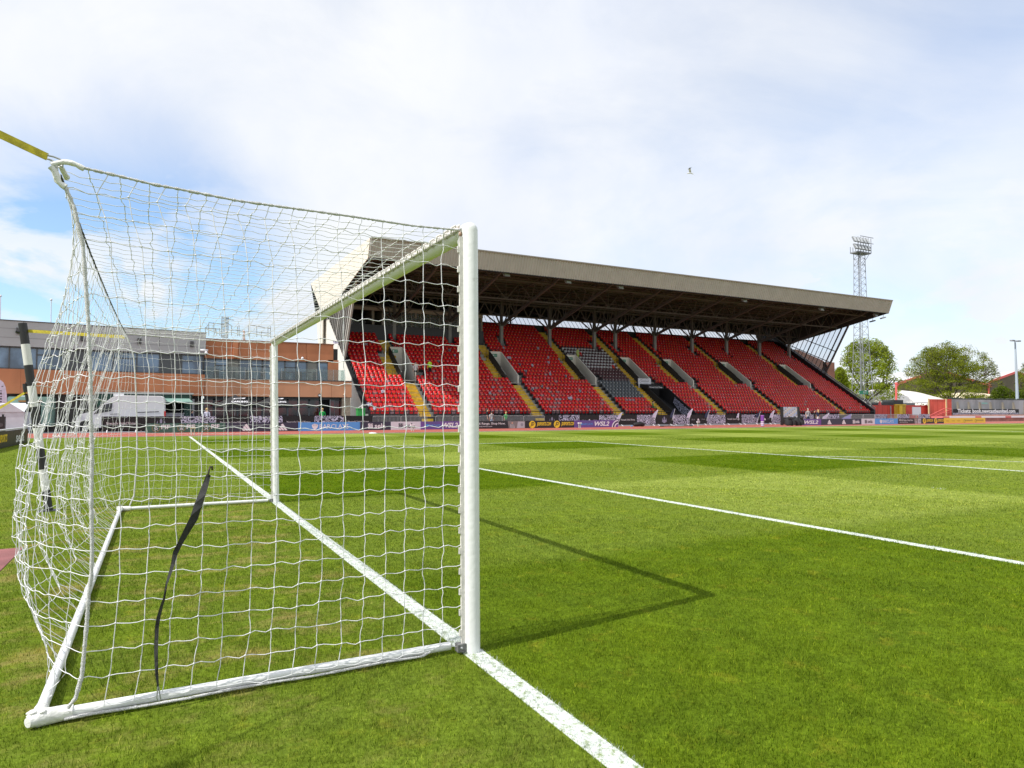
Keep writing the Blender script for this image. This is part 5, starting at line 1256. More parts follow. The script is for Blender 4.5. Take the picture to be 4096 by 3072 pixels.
# ================================================================== CROWD BARRIERS
def barrier(x0,x1,Y,kind,label):
    w=x1-x0; t=thing('crowd_barrier',label,'barrier',((x0+x1)/2,Y,0),group='crowd control barriers in front of the stand')
    def fr(b):
        r=.1; z1=1.1; P=[(x0,Y,.12),(x0,Y,z1-r),(x0+.03,Y,z1-.03),(x0+r,Y,z1),(x1-r,Y,z1),(x1-.03,Y,z1-.03),(x1,Y,z1-r),(x1,Y,.12)]
        b.tube(P,.022,5,METAL,False); b.tube([(x0,Y,.2),(x1,Y,.2)],.018,5,METAL)
        if kind=='open': [b.tube([(x,Y,.2),(x,Y,z1)],.011,4,METAL,False) for x in np.arange(x0+.12,x1-.05,.115)]
    part('frame',t,fr)
    for xs in (x0+.3,x1-.3): part('foot',t,lambda b:(b.bar((xs,Y-.32,.015),(xs+.0,Y,.2),.05,.03,LETW if kind!='open' else METAL),b.bar((xs,Y+.32,.015),(xs,Y,.2),.05,.03,METAL)))
    if kind!='open':
        m=ZEBRA if kind=='zebra' else BLACK
        CV=part('printed_cover' if kind=='zebra' else 'black_cover',t,lambda b:(b.box(x0-.03,x1+.03,Y-.045,Y-.035,.17,1.1,m),b.box(x0-.03,x1+.03,Y-.045,Y+.045,1.1,1.135,m)))
        def lt(b):
            Yt=Y-.05; c=(x0+x1)/2
            if kind=='nuw': T_(b,'Newcastle United Women',c,.66,.26,Yt,LETW,width=w*.78); 
            elif kind=='crest':
                crest=mat('crest_lavender',(.25,.25,.36),.6)
                quadp(b,[(c-.17,.35),(c,.26),(c+.17,.35),(c+.19,.62),(c-.19,.62)],Yt,crest); quadp(b,[(c-.07,.64),(c+.07,.64),(c+.08,.86),(c,.98),(c-.08,.86)],Yt,crest)
                for s in (-1,1): quadp(b,[(c+s*.21,.36),(c+s*.31,.42),(c+s*.27,.68),(c+s*.22,.84),(c+s*.2,.6)],Yt,crest)
            elif kind=='logos':
                T_(b,'SELA',c-w*.3,.62,.2,Yt,mat('dim_lettering',(.3,.3,.35),.6),width=w*.2); threebars(b,c+.03,.5,.24,Yt,LETW); T_(b,'noon',c+w*.3,.64,.2,Yt,mat('dim_lettering',(.3,.3,.35),.6),width=w*.2)
        if kind!='zebra':
            b=MB(); lt(b); b.build('lettering',CV)
BL=[(408,563,'nuw'),(566,720,'crest'),(722,862,'zebra'),(866,997,'nuw'),(1001,1128,'zebra'),(1133,1254,'nuw'),(1258,1372,'zebra'),(1378,1487,'nuw'),
(1492,1603,'open'),(1605,1708,'open'),(1743,1808,'open'),(1812,1910,'open'),(1920,2008,'open'),(2010,2094,'open'),(2096,2178,'open'),
(2180,2234,'crest'),(2235,2316,'zebra'),(2319,2395,'logos'),(2397,2473,'zebra'),(2475,2546,'nuw'),(2547,2620,'zebra'),(2622,2690,'crest'),(2692,2757,'zebra'),(2758,2826,'logos'),(2828,2900,'zebra'),(2902,2965,'nuw'),(2967,3031,'zebra'),(3032,3085,'logos'),(3087,3145,'zebra'),(3147,3202,'nuw'),
(3205,3256,'zebra'),(3258,3308,'open'),(3309,3355,'zebra'),(3357,3404,'open'),(3406,3452,'open'),(3454,3499,'open'),(3500,3548,'zebra'),(3549,3590,'open'),(3591,3636,'zebra'),(3637,3674,'open'),(3675,3718,'zebra')]
where={0:'behind the left end of the green board',1:'above the green board beside the van',2:'below the kiosk counter left of the far goalpost',3:'below the left black parasol',4:'just behind the far goalpost',5:'just right of the far goalpost',6:'in front of the clubhouse doorway',7:'in front of the green cabinet',
8:'nearest to the green cabinet',9:'left of the first yellow stair',10:'just right of the first yellow stair',11:'hidden partly by the near goalpost',12:'right of the near goalpost',13:'beside the two striped shirt fans',14:'ending at the black crest cover',
15:'left of the yellow disc board',16:'above the first yellow disc',17:'above the second yellow disc',18:'above the purple board',19:'right of the purple board end',20:'left of the seated green figure',21:'below the seated green figure',22:'in front of the black tunnel',23:'just right of the black tunnel',24:'left of the black Women cover',25:'in the middle of the right stand half',26:'left of the purple bollard',27:'behind the purple bollard',28:'left of the interview backdrop',29:'behind the interview backdrop',
30:'behind the man in the striped shirt',31:'right of the striped shirt man',32:'behind the second white flag',33:'under the lavender flag',34:'at the last yellow stair',35:'at the end of the stand',36:'above the right blue board',37:'left of the yellow gate',38:'under the yellow gate',39:'under the blank white sign',40:'last of the row at the right'}
kn={'nuw':'black covered barrier with white lettering','crest':'black covered barrier with pale crest','zebra':'zebra print covered barrier','logos':'black covered barrier with three small logos','open':'bare steel crowd barrier'}
for k,(a,c,kd) in enumerate(BL):
    Y=50.9 if a<3200 else 49.5
    barrier(bX(a,Y),bX(c,Y),Y,kd,f'{kn[kd]} {where[k]}')

# ================================================================== PEOPLE
def skin_body(J,E_,root=0):
    me=bpy.data.meshes.new('b'); me.from_pydata([j[0] for j in J],E_,[]); o=bpy.data.objects.new('b',me); COL.objects.link(o)
    o.modifiers.new('s','SKIN'); sv=me.skin_vertices[0].data
    for k,j in enumerate(J): sv[k].radius=j[1]; sv[k].use_root=(k==root)
    ss=o.modifiers.new('d','SUBSURF'); ss.levels=1; ss.render_levels=1
    m2=bpy.data.meshes.new_from_object(o.evaluated_get(bpy.context.evaluated_depsgraph_get()))
    bpy.data.objects.remove(o); bpy.data.meshes.remove(me); return m2
def person(loc,H,rz,label,shirt,legs,hair,pose='stand',sleeves='short',hairstyle='short',arms=(0,0),grp=None,shoes=None):
    t=thing('person',label,'person',loc,rotz=rz,group=grp)
    s=H/1.75; J=[];E_=[]
    def j(x,y,z,r,r2=None): J.append(((x*s,y*s,z*s),(r*s,(r2 or r)*s))); return len(J)-1
    sit=pose=='sit'; zp=.95 if not sit else .48
    dz=zp-.95
    pel=j(0,0,zp,.13,.10); wa=j(0,-.0,zp+.15,.115,.09); ch=j(0,-.01,zp+.36,.145,.105); up=j(0,0,zp+.47,.10,.08); nk=j(0,-.005,zp+.56,.052,.052)
    hb=j(0,-.02,zp+.63,.072,.085); ht=j(0,-.015,zp+.73,.075,.088)
    E_+=[(pel,wa),(wa,ch),(ch,up),(up,nk),(nk,hb),(hb,ht)]
    for sd,ar in ((-1,arms[0]),(1,arms[1])):
        sh=j(.19*sd,0,zp+.46,.058); 
        if ar==0: el=j(.235*sd,.02,zp+.18,.044); wr=j(.24*sd,-.05,zp-.06,.028); hd=j(.235*sd,-.07,zp-.15,.032,.018); fg=j(.23*sd,-.08,zp-.22,.014)
        elif ar==1: el=j(.26*sd,.0,zp+.20,.044); wr=j(.12*sd,-.26,zp+.16,.028); hd=j(.07*sd,-.33,zp+.17,.03,.018); fg=j(.03*sd,-.38,zp+.17,.014)
        else: el=j(.30*sd,-.06,zp+.30,.044); wr=j(.22*sd,-.2,zp+.52,.028); hd=j(.19*sd,-.22,zp+.6,.03,.018); fg=j(.17*sd,-.23,zp+.66,.014)
        E_+=[(up,sh),(sh,el),(el,wr),(wr,hd),(hd,fg)]
        if sit: hp=j(.095*sd,-.04,.46,.085); kn=j(.11*sd,-.42,.48,.06); an=j(.11*sd,-.44,.09,.04); to=j(.11*sd,-.60,.035,.035,.025)
        else: hp=j(.09*sd,0,.86,.088); kn=j(.105*sd,-.015+.02*sd,.49,.058); an=j(.11*sd,.02*sd,.085,.036); to=j(.12*sd,-.15+.02*sd,.03,.034,.024)
        E_+=[(pel,hp),(hp,kn),(kn,an),(an,to)]
    me=skin_body(J,E_)
    ms=[SKIN,shirt,legs,shoes or BLACKP]; 
    for m in ms: me.materials.append(m)
    for p in me.polygons:
        c=p.center/s
        z=c.z-dz
        k=0
        if z>1.47: k=0
        elif z>.93 and abs(c.x)<.17 and not (sit and c.z<.50): k=1
        elif abs(c.x)>=.15 and z>(.86 if sleeves=='long' else 1.14) and z>.86: k=1
        elif abs(c.x)>=.165 and z>.7 and not sit: k=0
        else: k=2
        if k==2 and c.z<.09: k=3
        if sleeves=='long' and k==0 and z<1.45 and z>.84: k=1
        if legs is SKIN and c.z<.8 and c.z>.09: k=0
        p.material_index=k; p.use_smooth=True
    me.name='body'; o=bpy.data.objects.new('body',me); COL.objects.link(o); o.parent=t
    hz=(zp+.70)*s
    def hr(b):
        b.ball((0,.02*s,hz+.02*s),.102*s,hair,10,7,(.92,1.02,1.0))
        if hairstyle=='long': b.tube([(0,.07*s,hz),(0,.09*s,hz-.14*s),(0,.08*s,hz-.28*s)],[.085*s,.085*s,.04*s],8,hair)
        if hairstyle=='tail': b.tube([(0,.10*s,hz+.04*s),(0,.15*s,hz-.02*s),(0,.13*s,hz-.2*s)],[.035*s,.03*s,.012*s],6,hair)
    part('hair',t,hr,True,local=True)
    def fc(b):
        b.ball((0,-.108*s,hz-.035*s),.017*s,SKIN,6,5,(.8,1,1.3))
        for sd in (-1,1): b.ball((.033*s*sd,-.092*s,hz-.005*s),.011*s,LETW,6,4); b.ball((.033*s*sd,-.101*s,hz-.005*s),.006*s,BLACKP,6,4); b.ball((.083*s*sd,-.0,hz-.03*s),.02*s,SKIN,6,4,(.5,1,1.4))
        b.box(-.022*s,.022*s,-.098*s,-.088*s,hz-.078*s,hz-.07*s,mat('lips',(.35,.12,.1),.6))
    # face sits in front of the head; the hair ball is cut back there
    part('face',t,fc,True,local=True)
    return t
def seatp(x,y,dzz=0):      # point on stand treads seen at pixel
    d=ray(x,y); k=(1.0+.05-.68*57-CP[2]+.68*CP[1])/(d[2]-.68*d[1]); p=CP+k*d; i=int(round((p[1]-57)/DY)); return p,max(0,i)
p=at(1290,1650,57.6); person((p[0],57.6,0),1.78,rad(180),'person in a bright green shirt walking into the clubhouse doorway, seen from behind',GSHIRT,KSHIRT,BLOND)
p=at(828,1650,54.0); person((p[0],54.0,0),1.75,rad(150),'person with blond hair and pale grey shirt standing behind the zebra barrier near the kiosk',LSHIRT,JEANS,BLOND,hairstyle='tail')
p=at(768,1650,56.0); person((p[0],56.0,0),1.6,rad(90),'person in dark clothes standing against the edge of the green kiosk',NSHIRT,KSHIRT,DHAIR,sleeves='long')
p=at(1949,1650,51.9); person((p[0],51.9,0),1.78,rad(60),'person with long dark hair in a black top leaning at the barrier',KSHIRT,KSHIRT,DHAIR,hairstyle='long',arms=(0,1))
p=at(1967,1650,49.9); person((p[0],49.9,0),1.5,rad(180),'person in a black and white striped shirt standing at the steel barrier',BWV,JEANS,DHAIR,hairstyle='tail')
p=at(2024,1650,52.0); person((p[0],52.0,0),1.45,rad(200),'child in a green top behind the steel barrier',GSHIRT,KSHIRT,BLOND,arms=(1,0))
def onrow(px,py,H,rz,label,*a,**k):
    p,i=seatp(px,py); z=rowZ(i); k.setdefault('pose','stand'); Y=rowY(i)+.15; x=at(px,py,Y)[0]; return person((x,Y,z),H,rz,label,*a,**k)
onrow(1719,1505,1.8,rad(200),'steward in a hi vis yellow jacket and black trousers standing among the red seats',HIVIS,KSHIRT,DHAIR,sleeves='long')
onrow(1662,1522,1.8,rad(170),'person in a pale patterned top and black trousers beside the first vomitory',WCLOTH,KSHIRT,GHAIR)
onrow(2311,1440,1.75,rad(20),'steward in a hi vis jacket standing by the pale grey seats',mat('hi_vis_pale',(.5,.6,.2),.7),mat('hi_vis_trousers',(.35,.5,.05),.7),DHAIR,sleeves='long')
onrow(2612,1652,1.75,rad(40),'person in dark green sitting in the front red seats left of the tunnel',GSHIRTD,KSHIRT,DHAIR,pose='sit',sleeves='long',arms=(1,1))
p=at(3233,1700,46.6); person((p[0],46.6,0),1.8,rad(-20),'man in a striped shirt standing behind the short purple board',BWV,NSHIRT,GHAIR,arms=(0,1))
p=at(3259,1700,48.0); person((p[0],48.0,0),1.65,rad(30),'person in black holding a small flag right of the striped shirt man',KSHIRT,KSHIRT,DHAIR,arms=(1,2),sleeves='long')
p=at(3273,1700,48.3); person((p[0],48.3,0),1.68,rad(170),'blond person in a navy top and white shorts behind the dark three bar board',NSHIRT,WCLOTH,BLOND,hairstyle='long')
p=at(976,1335,61.0); person((p[0],61.0,ztop-.75),1.82,rad(100),'person in a hooped maroon and white shirt standing on the clubhouse roof',RWH,RWH,SKIN,hairstyle='short')

# ================================================================== SMALL THINGS BY THE TRACK
FL=[(2475,1674,2489,1650,LAV,'white'),(2617,1668,2632,1640,LAV,'white'),(2688,1668,2700,1635,NAVYF,'navy'),(2755,1668,2771,1635,LAV,'white'),(2826,1668,2840,1638,NAVYF,'navy'),(2953,1668,2956,1653,LAV,'small white'),(3031,1668,3042,1646,NAVYF,'navy'),(3086,1668,3098,1642,LAV,'white'),(3295,1680,3317,1652,LAV,'white')]
lab=['right of the purple board end','beside the seated green figure','left of the black tunnel mouth','right of the black tunnel mouth','below the first stair right of the tunnel','between two stairs on the right','above the purple bollard','left of the interview backdrop','right of the people at the backdrop']
for k,(x0,y0_,x1,y1_,m,cn) in enumerate(FL):
    Y=50.7 if x0<3200 else 48.9
    a=at(x0,y0_+14,Y);c=at(x1,y1_,Y); t=thing('hand_flag',f'{cn} pennant flag leaning right on the barrier {lab[k]}','flag',tuple(a),group='pennant flags fixed to the barriers')
    part('pole',t,lambda b:b.tube([a,c],.012,5,LETW))
    part('cloth',t,lambda b:b.prism([at(x0-8,y0_+2,Y),at(x0+3,y0_+3,Y),at(x0+(x1-x0)*.7,y0_+(y1_-y0_)*.6,Y),at(x1+1,y1_+1,Y),at(x1-1,y1_-1,Y),at(x1-6,y1_+3,Y),at(x0-3,y0_+(y1_-y0_)*.45,Y)],(0,.015,0),m))
t=thing('pennant_bunting','lavender triangular cloth stretched over the far barriers near the stand end','bunting',tuple(at(3385,1680,49)))
part('cloth',t,lambda b:b.prism([at(3358,1679,48.9),at(3405,1656,48.9),at(3402,1680,48.9)],(0,.02,0),mat('blue_lavender',(.30,.32,.58),.8)))
# white capped marker posts
for (x,y,Y,l) in ((2319,1713,46.5,'in front of the purple board'),(2793,1709,46.5,'right of the tunnel'),(1650,1722,45,'in front of the white sela board'),(772,1741,43,'leaning near the far corner of the pitch')):
    g_=at(x,y,Y); g_=at(x,1700,Y); t=thing('marker_post','short white capped marker post on the track '+l,'post',(g_[0],Y,0),group='white capped marker posts')
    part('cap',t,lambda b:b.box(g_[0]-.16,g_[0]+.16,Y-.08,Y+.08,.40,.50,LETW if x!=772 else mat('yellowed_cap',(.45,.42,.15),.6)))
    for s in (-.07,.07): part('leg',t,lambda b:b.tube([(g_[0]+s,Y,0),(g_[0]+s*1.4,Y,.40)],.035,6,mat('pale_green_post',(.45,.52,.42),.6)))
# hats/disc marker
t=thing('marker_disc','flat white marker disc lying on the turf by the far touchline','disc',tuple(gnd(1490,1733,.01))); gd=gnd(1490,1733,0)
part('disc',t,lambda b:b.tube([(gd[0],gd[1],.0),(gd[0],gd[1],.05)],[.32,.2],12,LETW)); part('hub',t,lambda b:b.tube([(gd[0],gd[1],.05),(gd[0],gd[1],.07)],.08,8,BWHITE))
# corner flag
# black bag and low banner frame
g_=at(2553,1700,48.5); t=thing('kit_bag','black kit bag lying on the red track right of the purple board','bag',(g_[0],48.5,0))
part('body',t,lambda b:b.tube([(g_[0]-.55,48.5,.16),(g_[0]-.45,48.5,.2),(g_[0]+.2,48.45,.27),(g_[0]+.6,48.5,.2),(g_[0]+.7,48.5,.1)],[.1,.18,.24,.2,.08],10,BLACK),True)
part('strap',t,lambda b:b.tube([(g_[0]-.3,48.35,.3),(g_[0],48.3,.48),(g_[0]+.3,48.35,.36)],.02,5,BLACK))
part('blue_tip',t,lambda b:b.ball((g_[0]-.85,48.4,.07),.08,LBLUE,8,5,(2.2,1,.6)))
g0_=at(2642,1700,47.6);g1_=at(2771,1700,47.6); t=thing('fallen_banner_frame','long low black banner frame lying flat on the red track','frame',((g0_[0]+g1_[0])/2,47.6,0))
part('bar',t,lambda b:(b.bar((g0_[0],47.6,.05),(g1_[0],47.6,.05),.06,.06,BLACKP))); part('pad',t,lambda b:b.box((g0_[0]+g1_[0])/2-.2,(g0_[0]+g1_[0])/2+1.0,47.7,47.9,.0,.12,BWHITE))
for x in (g0_[0]+.2,g1_[0]-.2): part('foot',t,lambda b:b.box(x-.05,x+.05,47.4,47.9,0,.1,BLACKP))
# purple bollard
g_=at(3050,1700,44.4); t=thing('trophy_plinth','purple and white striped round plinth standing on the track','plinth',(g_[0],44.4,0))
part('upper_drum',t,lambda b:b.tube([(g_[0],44.4,.48),(g_[0],44.4,1.06)],.17,16,PURP),True)
part('cap',t,lambda b:b.tube([(g_[0],44.4,1.06),(g_[0],44.4,1.1)],.175,16,mat('pale_purple',(.45,.2,.6),.5)))
def ld(b):
    for k in range(6): b.tube([(g_[0],44.4,.08*k),(g_[0],44.4,.08*(k+1)-.0005)],.16 if k%2 else .155,16,LETW if k%2 else PURP,False)
part('lower_drum',t,ld)
# interview backdrop
x0=at(3124,1650,46.8)[0];x1=at(3197,1650,46.8)[0]; ia=at(3132,1650,46.8)[0]; ib=at(3189,1650,46.8)[0]; z1=at(3150,1628,46.8)[2]; z0=at(3150,1669,46.8)[2]
t=thing('interview_backdrop','small pale interview backdrop covered in blue and yellow logos between black stands','backdrop',((x0+x1)/2,46.8,0))
part('frame',t,lambda b:(b.box(x0,ia,46.75,46.9,0,z1+.02,BLACKP),b.box(ib,x1,46.75,46.9,0,z1+.02,BLACKP),b.box(ia,ib,46.85,46.9,.1,z1+.02,BLACKP)))
part('panel',t,lambda b:b.box(ia,ib,46.8,46.84,z0,z1,BWHITE))
def lgs(b):
    for r in range(7):
        for c in range(8):
            m=[LETB,BYEL,LETK,mat('pale_blue',(.3,.5,.75),.5),LETW][(r*3+c*2)%5]; xx=ia+(ib-ia)*(c+.5)/8; zz=z0+(z1-z0)*(r+.5)/7
            b.box(xx-.07,xx+.06,46.785,46.795,zz-.03,zz+.03,m)
part('logos',t,lgs)
# ball sacks
g_=at(3178,1700,44.6)
for k,dx in enumerate((-.95,-.32,.32,.95)):
    t=thing('ball_sack','black ball sack '+['at the left of the pile','second from the left in the pile','second from the right in the pile','at the right of the pile'][k]+' below the interview backdrop','sack',(g_[0]+dx,44.6,0),group='black ball sacks below the backdrop')
    rr0=random.Random(k)
    part('sack',t,lambda b:[b.ball((g_[0]+dx+rr0.uniform(-.22,.22),44.6+rr0.uniform(-.2,.2),.17+.28*(q//4)+rr0.uniform(0,.1)),.19,BLACK,8,6) for q in range(9)]+[b.tube([(g_[0]+dx,44.6,.1),(g_[0]+dx,44.6,.5),(g_[0]+dx,44.6,.86)],[.36,.34,.12],10,BLACK)],True)
    part('drawstring',t,lambda b:b.tube([(g_[0]+dx,44.6,.82),(g_[0]+dx+.05,44.55,1.0)],.02,5,LETW if k in(1,2) else BLACK))

# ================================================================== RIGHT-HAND BACKGROUND
QY=60.
def q(x,y,Y=QY): return at(x,y,Y)
def hoarding(xa,xb,yt,Y,m,label,base=-.2,posts=(),g='red timber hoardings at the right'):
    a=q(xa,yt,Y);c=q(xb,yt,Y); t=thing('timber_hoarding',label,'hoarding',((a[0]+c[0])/2,Y,0),group=g)
    part('panel',t,lambda b:(b.box(a[0],c[0],Y,Y+.06,base,a[2],m),[b.box(x,x+.03,Y-.012,Y,base,a[2],mat('board_gap',(.35,.03,.02),.8)) for x in np.arange(a[0]+1.2,c[0],1.22)]))
    for px in posts: part('post',t,lambda b:b.box(q(px,yt,Y)[0]-.13,q(px,yt,Y)[0]+.13,Y-.12,Y,base,a[2]+.15,WOODP))
    part('top_rail',t,lambda b:b.box(a[0],c[0],Y-.04,Y+.1,a[2],a[2]+.06,m))
hoarding(3488,3577,1622,60.5,HOARD,'deep red hoarding directly beside the far end of the stand')
hoarding(3621,3714,1622,60.5,HOARD,'red hoarding between the yellow gate and the tall orange panels')
hoarding(3713,3785,1598,60.0,HOARDO,'tall orange red hoarding with pale posts left panel',posts=(3713,3783))
hoarding(3786,3806,1598,60.0,HOARDO,'narrow tall orange red hoarding panel against the concrete wall')
# yellow gate
a=q(3576,1621,60);c=q(3620,1621,60); t=thing('yellow_gate','yellow mesh gate standing open in the red hoarding','gate',((a[0]+c[0])/2,60,0))
part('left_leaf',t,lambda b:([b.box(x,x+.06,59.95,60.0,.0,a[2],GATEY) for x in np.linspace(a[0],a[0]+1.25,9)],[b.box(a[0],a[0]+1.3,59.96,60.0,z,z+.08,GATEY) for z in (.1,1.1,a[2]-.1)]))
part('gate_post',t,lambda b:b.box(q(3593,1650,60)[0],q(3605,1650,60)[0],59.8,60.0,-.1,a[2]+.05,GATEY))
part('lintel',t,lambda b:b.box(a[0],c[0],59.8,60.02,a[2],a[2]+.15,GATEY))
part('right_leaf',t,lambda b:([b.box(x,x+.07,59.95,60.0,.0,a[2],GATEY) for x in np.linspace(q(3609,1650,60)[0],c[0],5)]))
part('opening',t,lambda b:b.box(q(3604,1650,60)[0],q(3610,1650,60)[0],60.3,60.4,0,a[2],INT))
t=thing('lamp_pole','thin grey steel pole in front of the red hoarding beside the stand','pole',(q(3563,1650,58.5)[0],58.5,0)); part('pole',t,lambda b:b.tube([(q(3563,1650,58.5)[0],58.5,0),(q(3563,1650,58.5)[0],58.5,q(3563,1624,58.5)[2])],.07,8,METAL)); part('base',t,lambda b:b.box(q(3563,1650,58.5)[0]-.25,q(3563,1650,58.5)[0]+.2,58.3,58.7,0,.5,LETW))
# white sign
t=thing('blank_sign','blank white square sign on a post in front of the red hoarding','sign',(q(3667,1650,56)[0],56,0))
part('panel',t,lambda b:b.box(q(3650,1650,56)[0],q(3684,1650,56)[0],56,56.05,q(3667,1661,56)[2],q(3667,1628,56)[2],mat('blank_white',(.75,.75,.78),.5)))
part('post',t,lambda b:b.tube([(q(3667,1650,56)[0],56.1,-.1),(q(3667,1650,56)[0],56.1,q(3667,1630,56)[2])],.06,6,WOODP))
# ramp rails
t=thing('ramp_handrail','pink red handrails of a ramp climbing in front of the tall orange hoarding','handrail',(q(3750,1650,58)[0],58,0))
for k,(xa_,ya_,xb_,yb_) in enumerate(((3719,1662,3776,1634),(3740,1664,3806,1637))):
    part('rail',t,lambda b:(b.tube([q(xa_,ya_,58),q(xb_,yb_,58),q(3806,yb_+1,58)],.05,5,SHEDR),b.tube([q(xa_,ya_+5,58),q(xb_,yb_+9,58)],.035,5,SHEDR),[b.tube([q(x,ya_+(yb_-ya_)*(x-xa_)/(xb_-xa_),58),q(x,1668,58)],.035,4,SHEDR) for x in range(xa_,xb_,7)]))
# concrete retaining wall with banner
a=q(3806,1597,60);c=q(4220,1600,60); 
t=thing('retaining_wall','weathered grey concrete retaining wall with buttresses at the right edge','wall',((a[0]+c[0])/2,60,0))
CW=mat('weathered_concrete',(.30,.30,.31),.9,.35,.35,bump=.3,bscale=4,stretch=(1,1,.3))
part('wall_face',t,lambda b:b.box(a[0],c[0],60,60.6,-.5,a[2],CW))
for px in (3829,3873,3917,3960,4009,4052,4096,4140): part('buttress',t,lambda b:b.prism([(q(px-3,1600,60)[0],y,z) for y,z in [(60.05,a[2]-.1),(59.75,1.7),(59.75,-.2),(60.05,-.2)]],(q(px+4,1600,60)[0]-q(px-3,1600,60)[0],0,0),mat('buttress_concrete',(.25,.22,.17),.9)))
def fringe(b):
    rr1=random.Random(5); x=a[0]
    while x<c[0]: 
        h=rr1.uniform(.1,.3); b.ball((x,60.3,a[2]+.02+h*.3),h,mat('dark_ivy',(.03,.035,.025),.9,.4,3),6,4,(1.3,1,.7)); x+=.3
part('capping_growth',t,fringe)
part('green_plate',t,lambda b:b.box(q(3927,1610,59.7)[0],q(3949,1610,59.7)[0],59.66,59.7,q(3930,1616,59.7)[2],q(3930,1610,59.7)[2],mat('pale_teal_plate',(.22,.42,.38),.6)))
ba=q(3813,1636,59.2);bc=q(4076,1660,59.2); bm=q(4000,1651,59.2)[2]
t=thing('ticket_banner','black banner reading Tickets: book.newcastleunited.com above a zebra strip on the concrete wall','banner',((ba[0]+bc[0])/2,59.2,0))
part('black_panel',t,lambda b:b.box(ba[0],bc[0],59.2,59.24,bm,ba[2],BLACK)); part('zebra_strip',t,lambda b:b.box(ba[0],bc[0],59.2,59.24,bc[2],bm-.01,ZEBRA))
part('lettering',t,lambda b:put_text(b,'Tickets: book.newcastleunited.com',.85,((ba[0]+bc[0])/2,59.19,(bm+ba[2])/2),AX,AZ_,mat('banner_white',(.85,.85,.87),.5),bold=.035,width=(bc[0]-ba[0])*.88))
# brick low wall + strip
a=q(3770,1669,52);c=q(4230,1669,52)
t=thing('low_brick_wall','low red brown brick wall with white and red capping along the track at the right','wall',((a[0]+c[0])/2,52,0))
part('wall_face',t,lambda b:b.box(a[0],c[0],52,53.5,-.2,q(4000,1671,52)[2],BRICK))
part('capping',t,lambda b:[b.box(a[0]+1.6*k,a[0]+1.6*(k+1)-.01,51.97,53.55,q(4000,1671,52)[2],q(4000,1664,52)[2],LETW if k%5 else mat('pink_red_cap',(.6,.15,.15),.7)) for k in range(int((c[0]-a[0])/1.6))])
b=MB(); b.prism([q(3700,1690,55),q(3806,1664,58),q(3850,1658,58.8),q(4300,1658,58.8),q(4300,1690,55)],(0,1,0),mat('reddish_bank',(.20,.09,.06),.9,.3,1)); 
o=b.build('earth_bank'); tag(o,kind='structure')
b=MB(); b.box(88.5,400,60.4,500,-1,.4,mat('far_ground',(.10,.13,.05),.9,.3,.05)); structure('far_ground',b)
# red markers above hoarding
# dark pile on top
t=thing('covered_materials','dark grey covered materials stacked behind the red hoarding','stack',tuple(q(3575,1620,64)*[1,1,0]))
part('tarpaulin',t,lambda b:(b.box(q(3532,1610,64)[0],q(3583,1610,64)[0],64,66,0,q(3560,1609,64)[2],mat('dark_tarp',(.035,.04,.045),.7,.3,1)),b.box(q(3575,1610,65)[0],q(3613,1610,65)[0],65,67,0,q(3600,1600,65)[2],mat('dark_tarp',(.035,.04,.045),.7,.3,1))))
part('slab',t,lambda b:b.box(q(3600,1610,66)[0],q(3660,1610,66)[0],66,68,0,q(3600,1612,66)[2],mat('grey_block',(.18,.19,.2),.7)))
for x,l in ((3519,'small pink red traffic cone showing above the red hoarding near the mast'),):
    t=thing('traffic_cone',l,'cone',tuple(q(x,1625,62)*[1,1,0])); part('cone',t,lambda b:b.tube([q(x,1625,62),q(x,1605,62)],[.3,.1],8,SHEDR)); part('base',t,lambda b:b.box(q(x,1610,62)[0]-.3,q(x,1610,62)[0]+.3,61.7,62.3,q(x,1627,62)[2],q(x,1625,62)[2],SHEDR))
t=thing('red_pole','tall pink red pole rising behind the hoarding left of the white dome','pole',tuple(q(3584,1605,90)*[1,1,0])); part('pole',t,lambda b:b.tube([q(3584,1640,90)*[1,1,0],q(3585,1535,90)],.22,8,SHEDR)); part('collar',t,lambda b:b.tube([q(3585,1537,90),q(3585,1530,90)],.3,8,SHEDR))
# floodlight mast
MY=82.; mc=q(3441,1200,MY)
mast=thing('floodlight_mast','tall galvanised lattice floodlight mast beside the far end of the stand','mast',(mc[0],MY,0))
MH=q(3441,1014,MY)[2]
def mw(z):
    return np.interp(z,[0,9,MH*.55,MH],[3.0,2.35,1.75,1.4])
def leg(b,sx,sy,r=.09):
    b.tube([(mc[0]+sx*mw(z)/2,MY+sy*mw(z)/2,z) for z in np.linspace(0,MH,9)],.065,5,GALL)
for sx in (-1,1):
    for sy in (-1,1): part('leg',mast,lambda b:leg(b,sx,sy))
def brc(b):
    z=0
    while z<MH-1:
        h=mw(z)*.85; z2=min(MH,z+h); w0,w1=mw(z)/2,mw(z2)/2
        for s in (-1,1):
            for (ax) in (0,1):
                A=(-w0,s*w0,z);B=(w1,s*w1,z2);C=(w0,s*w0,z);D=(-w1,s*w1,z2)
                f=(lambda p:(mc[0]+p[0],MY+p[1],p[2])) if ax==0 else (lambda p:(mc[0]+p[1],MY+p[0],p[2]))
                b.bar(f(A),f(B),.05,.05,GALL); b.bar(f(D),f(B),.045,.045,GALL)
        z=z2
part('bracing',mast,brc)
def ladder(b): b.bar((mc[0]-.35,MY,0),(mc[0]-.3,MY,MH),.07,.07,GALL); b.bar((mc[0]-.05,MY,0),(mc[0]-.05,MY,MH),.07,.07,GALL)
part('ladder',mast,ladder)
hx0,hx1=q(3405,1000,MY)[0]+.7,q(3477,1000,MY)[0]-.9
zA,zB,zC=q(3440,1013,MY)[2],q(3440,990,MY)[2],q(3440,955,MY)[2]
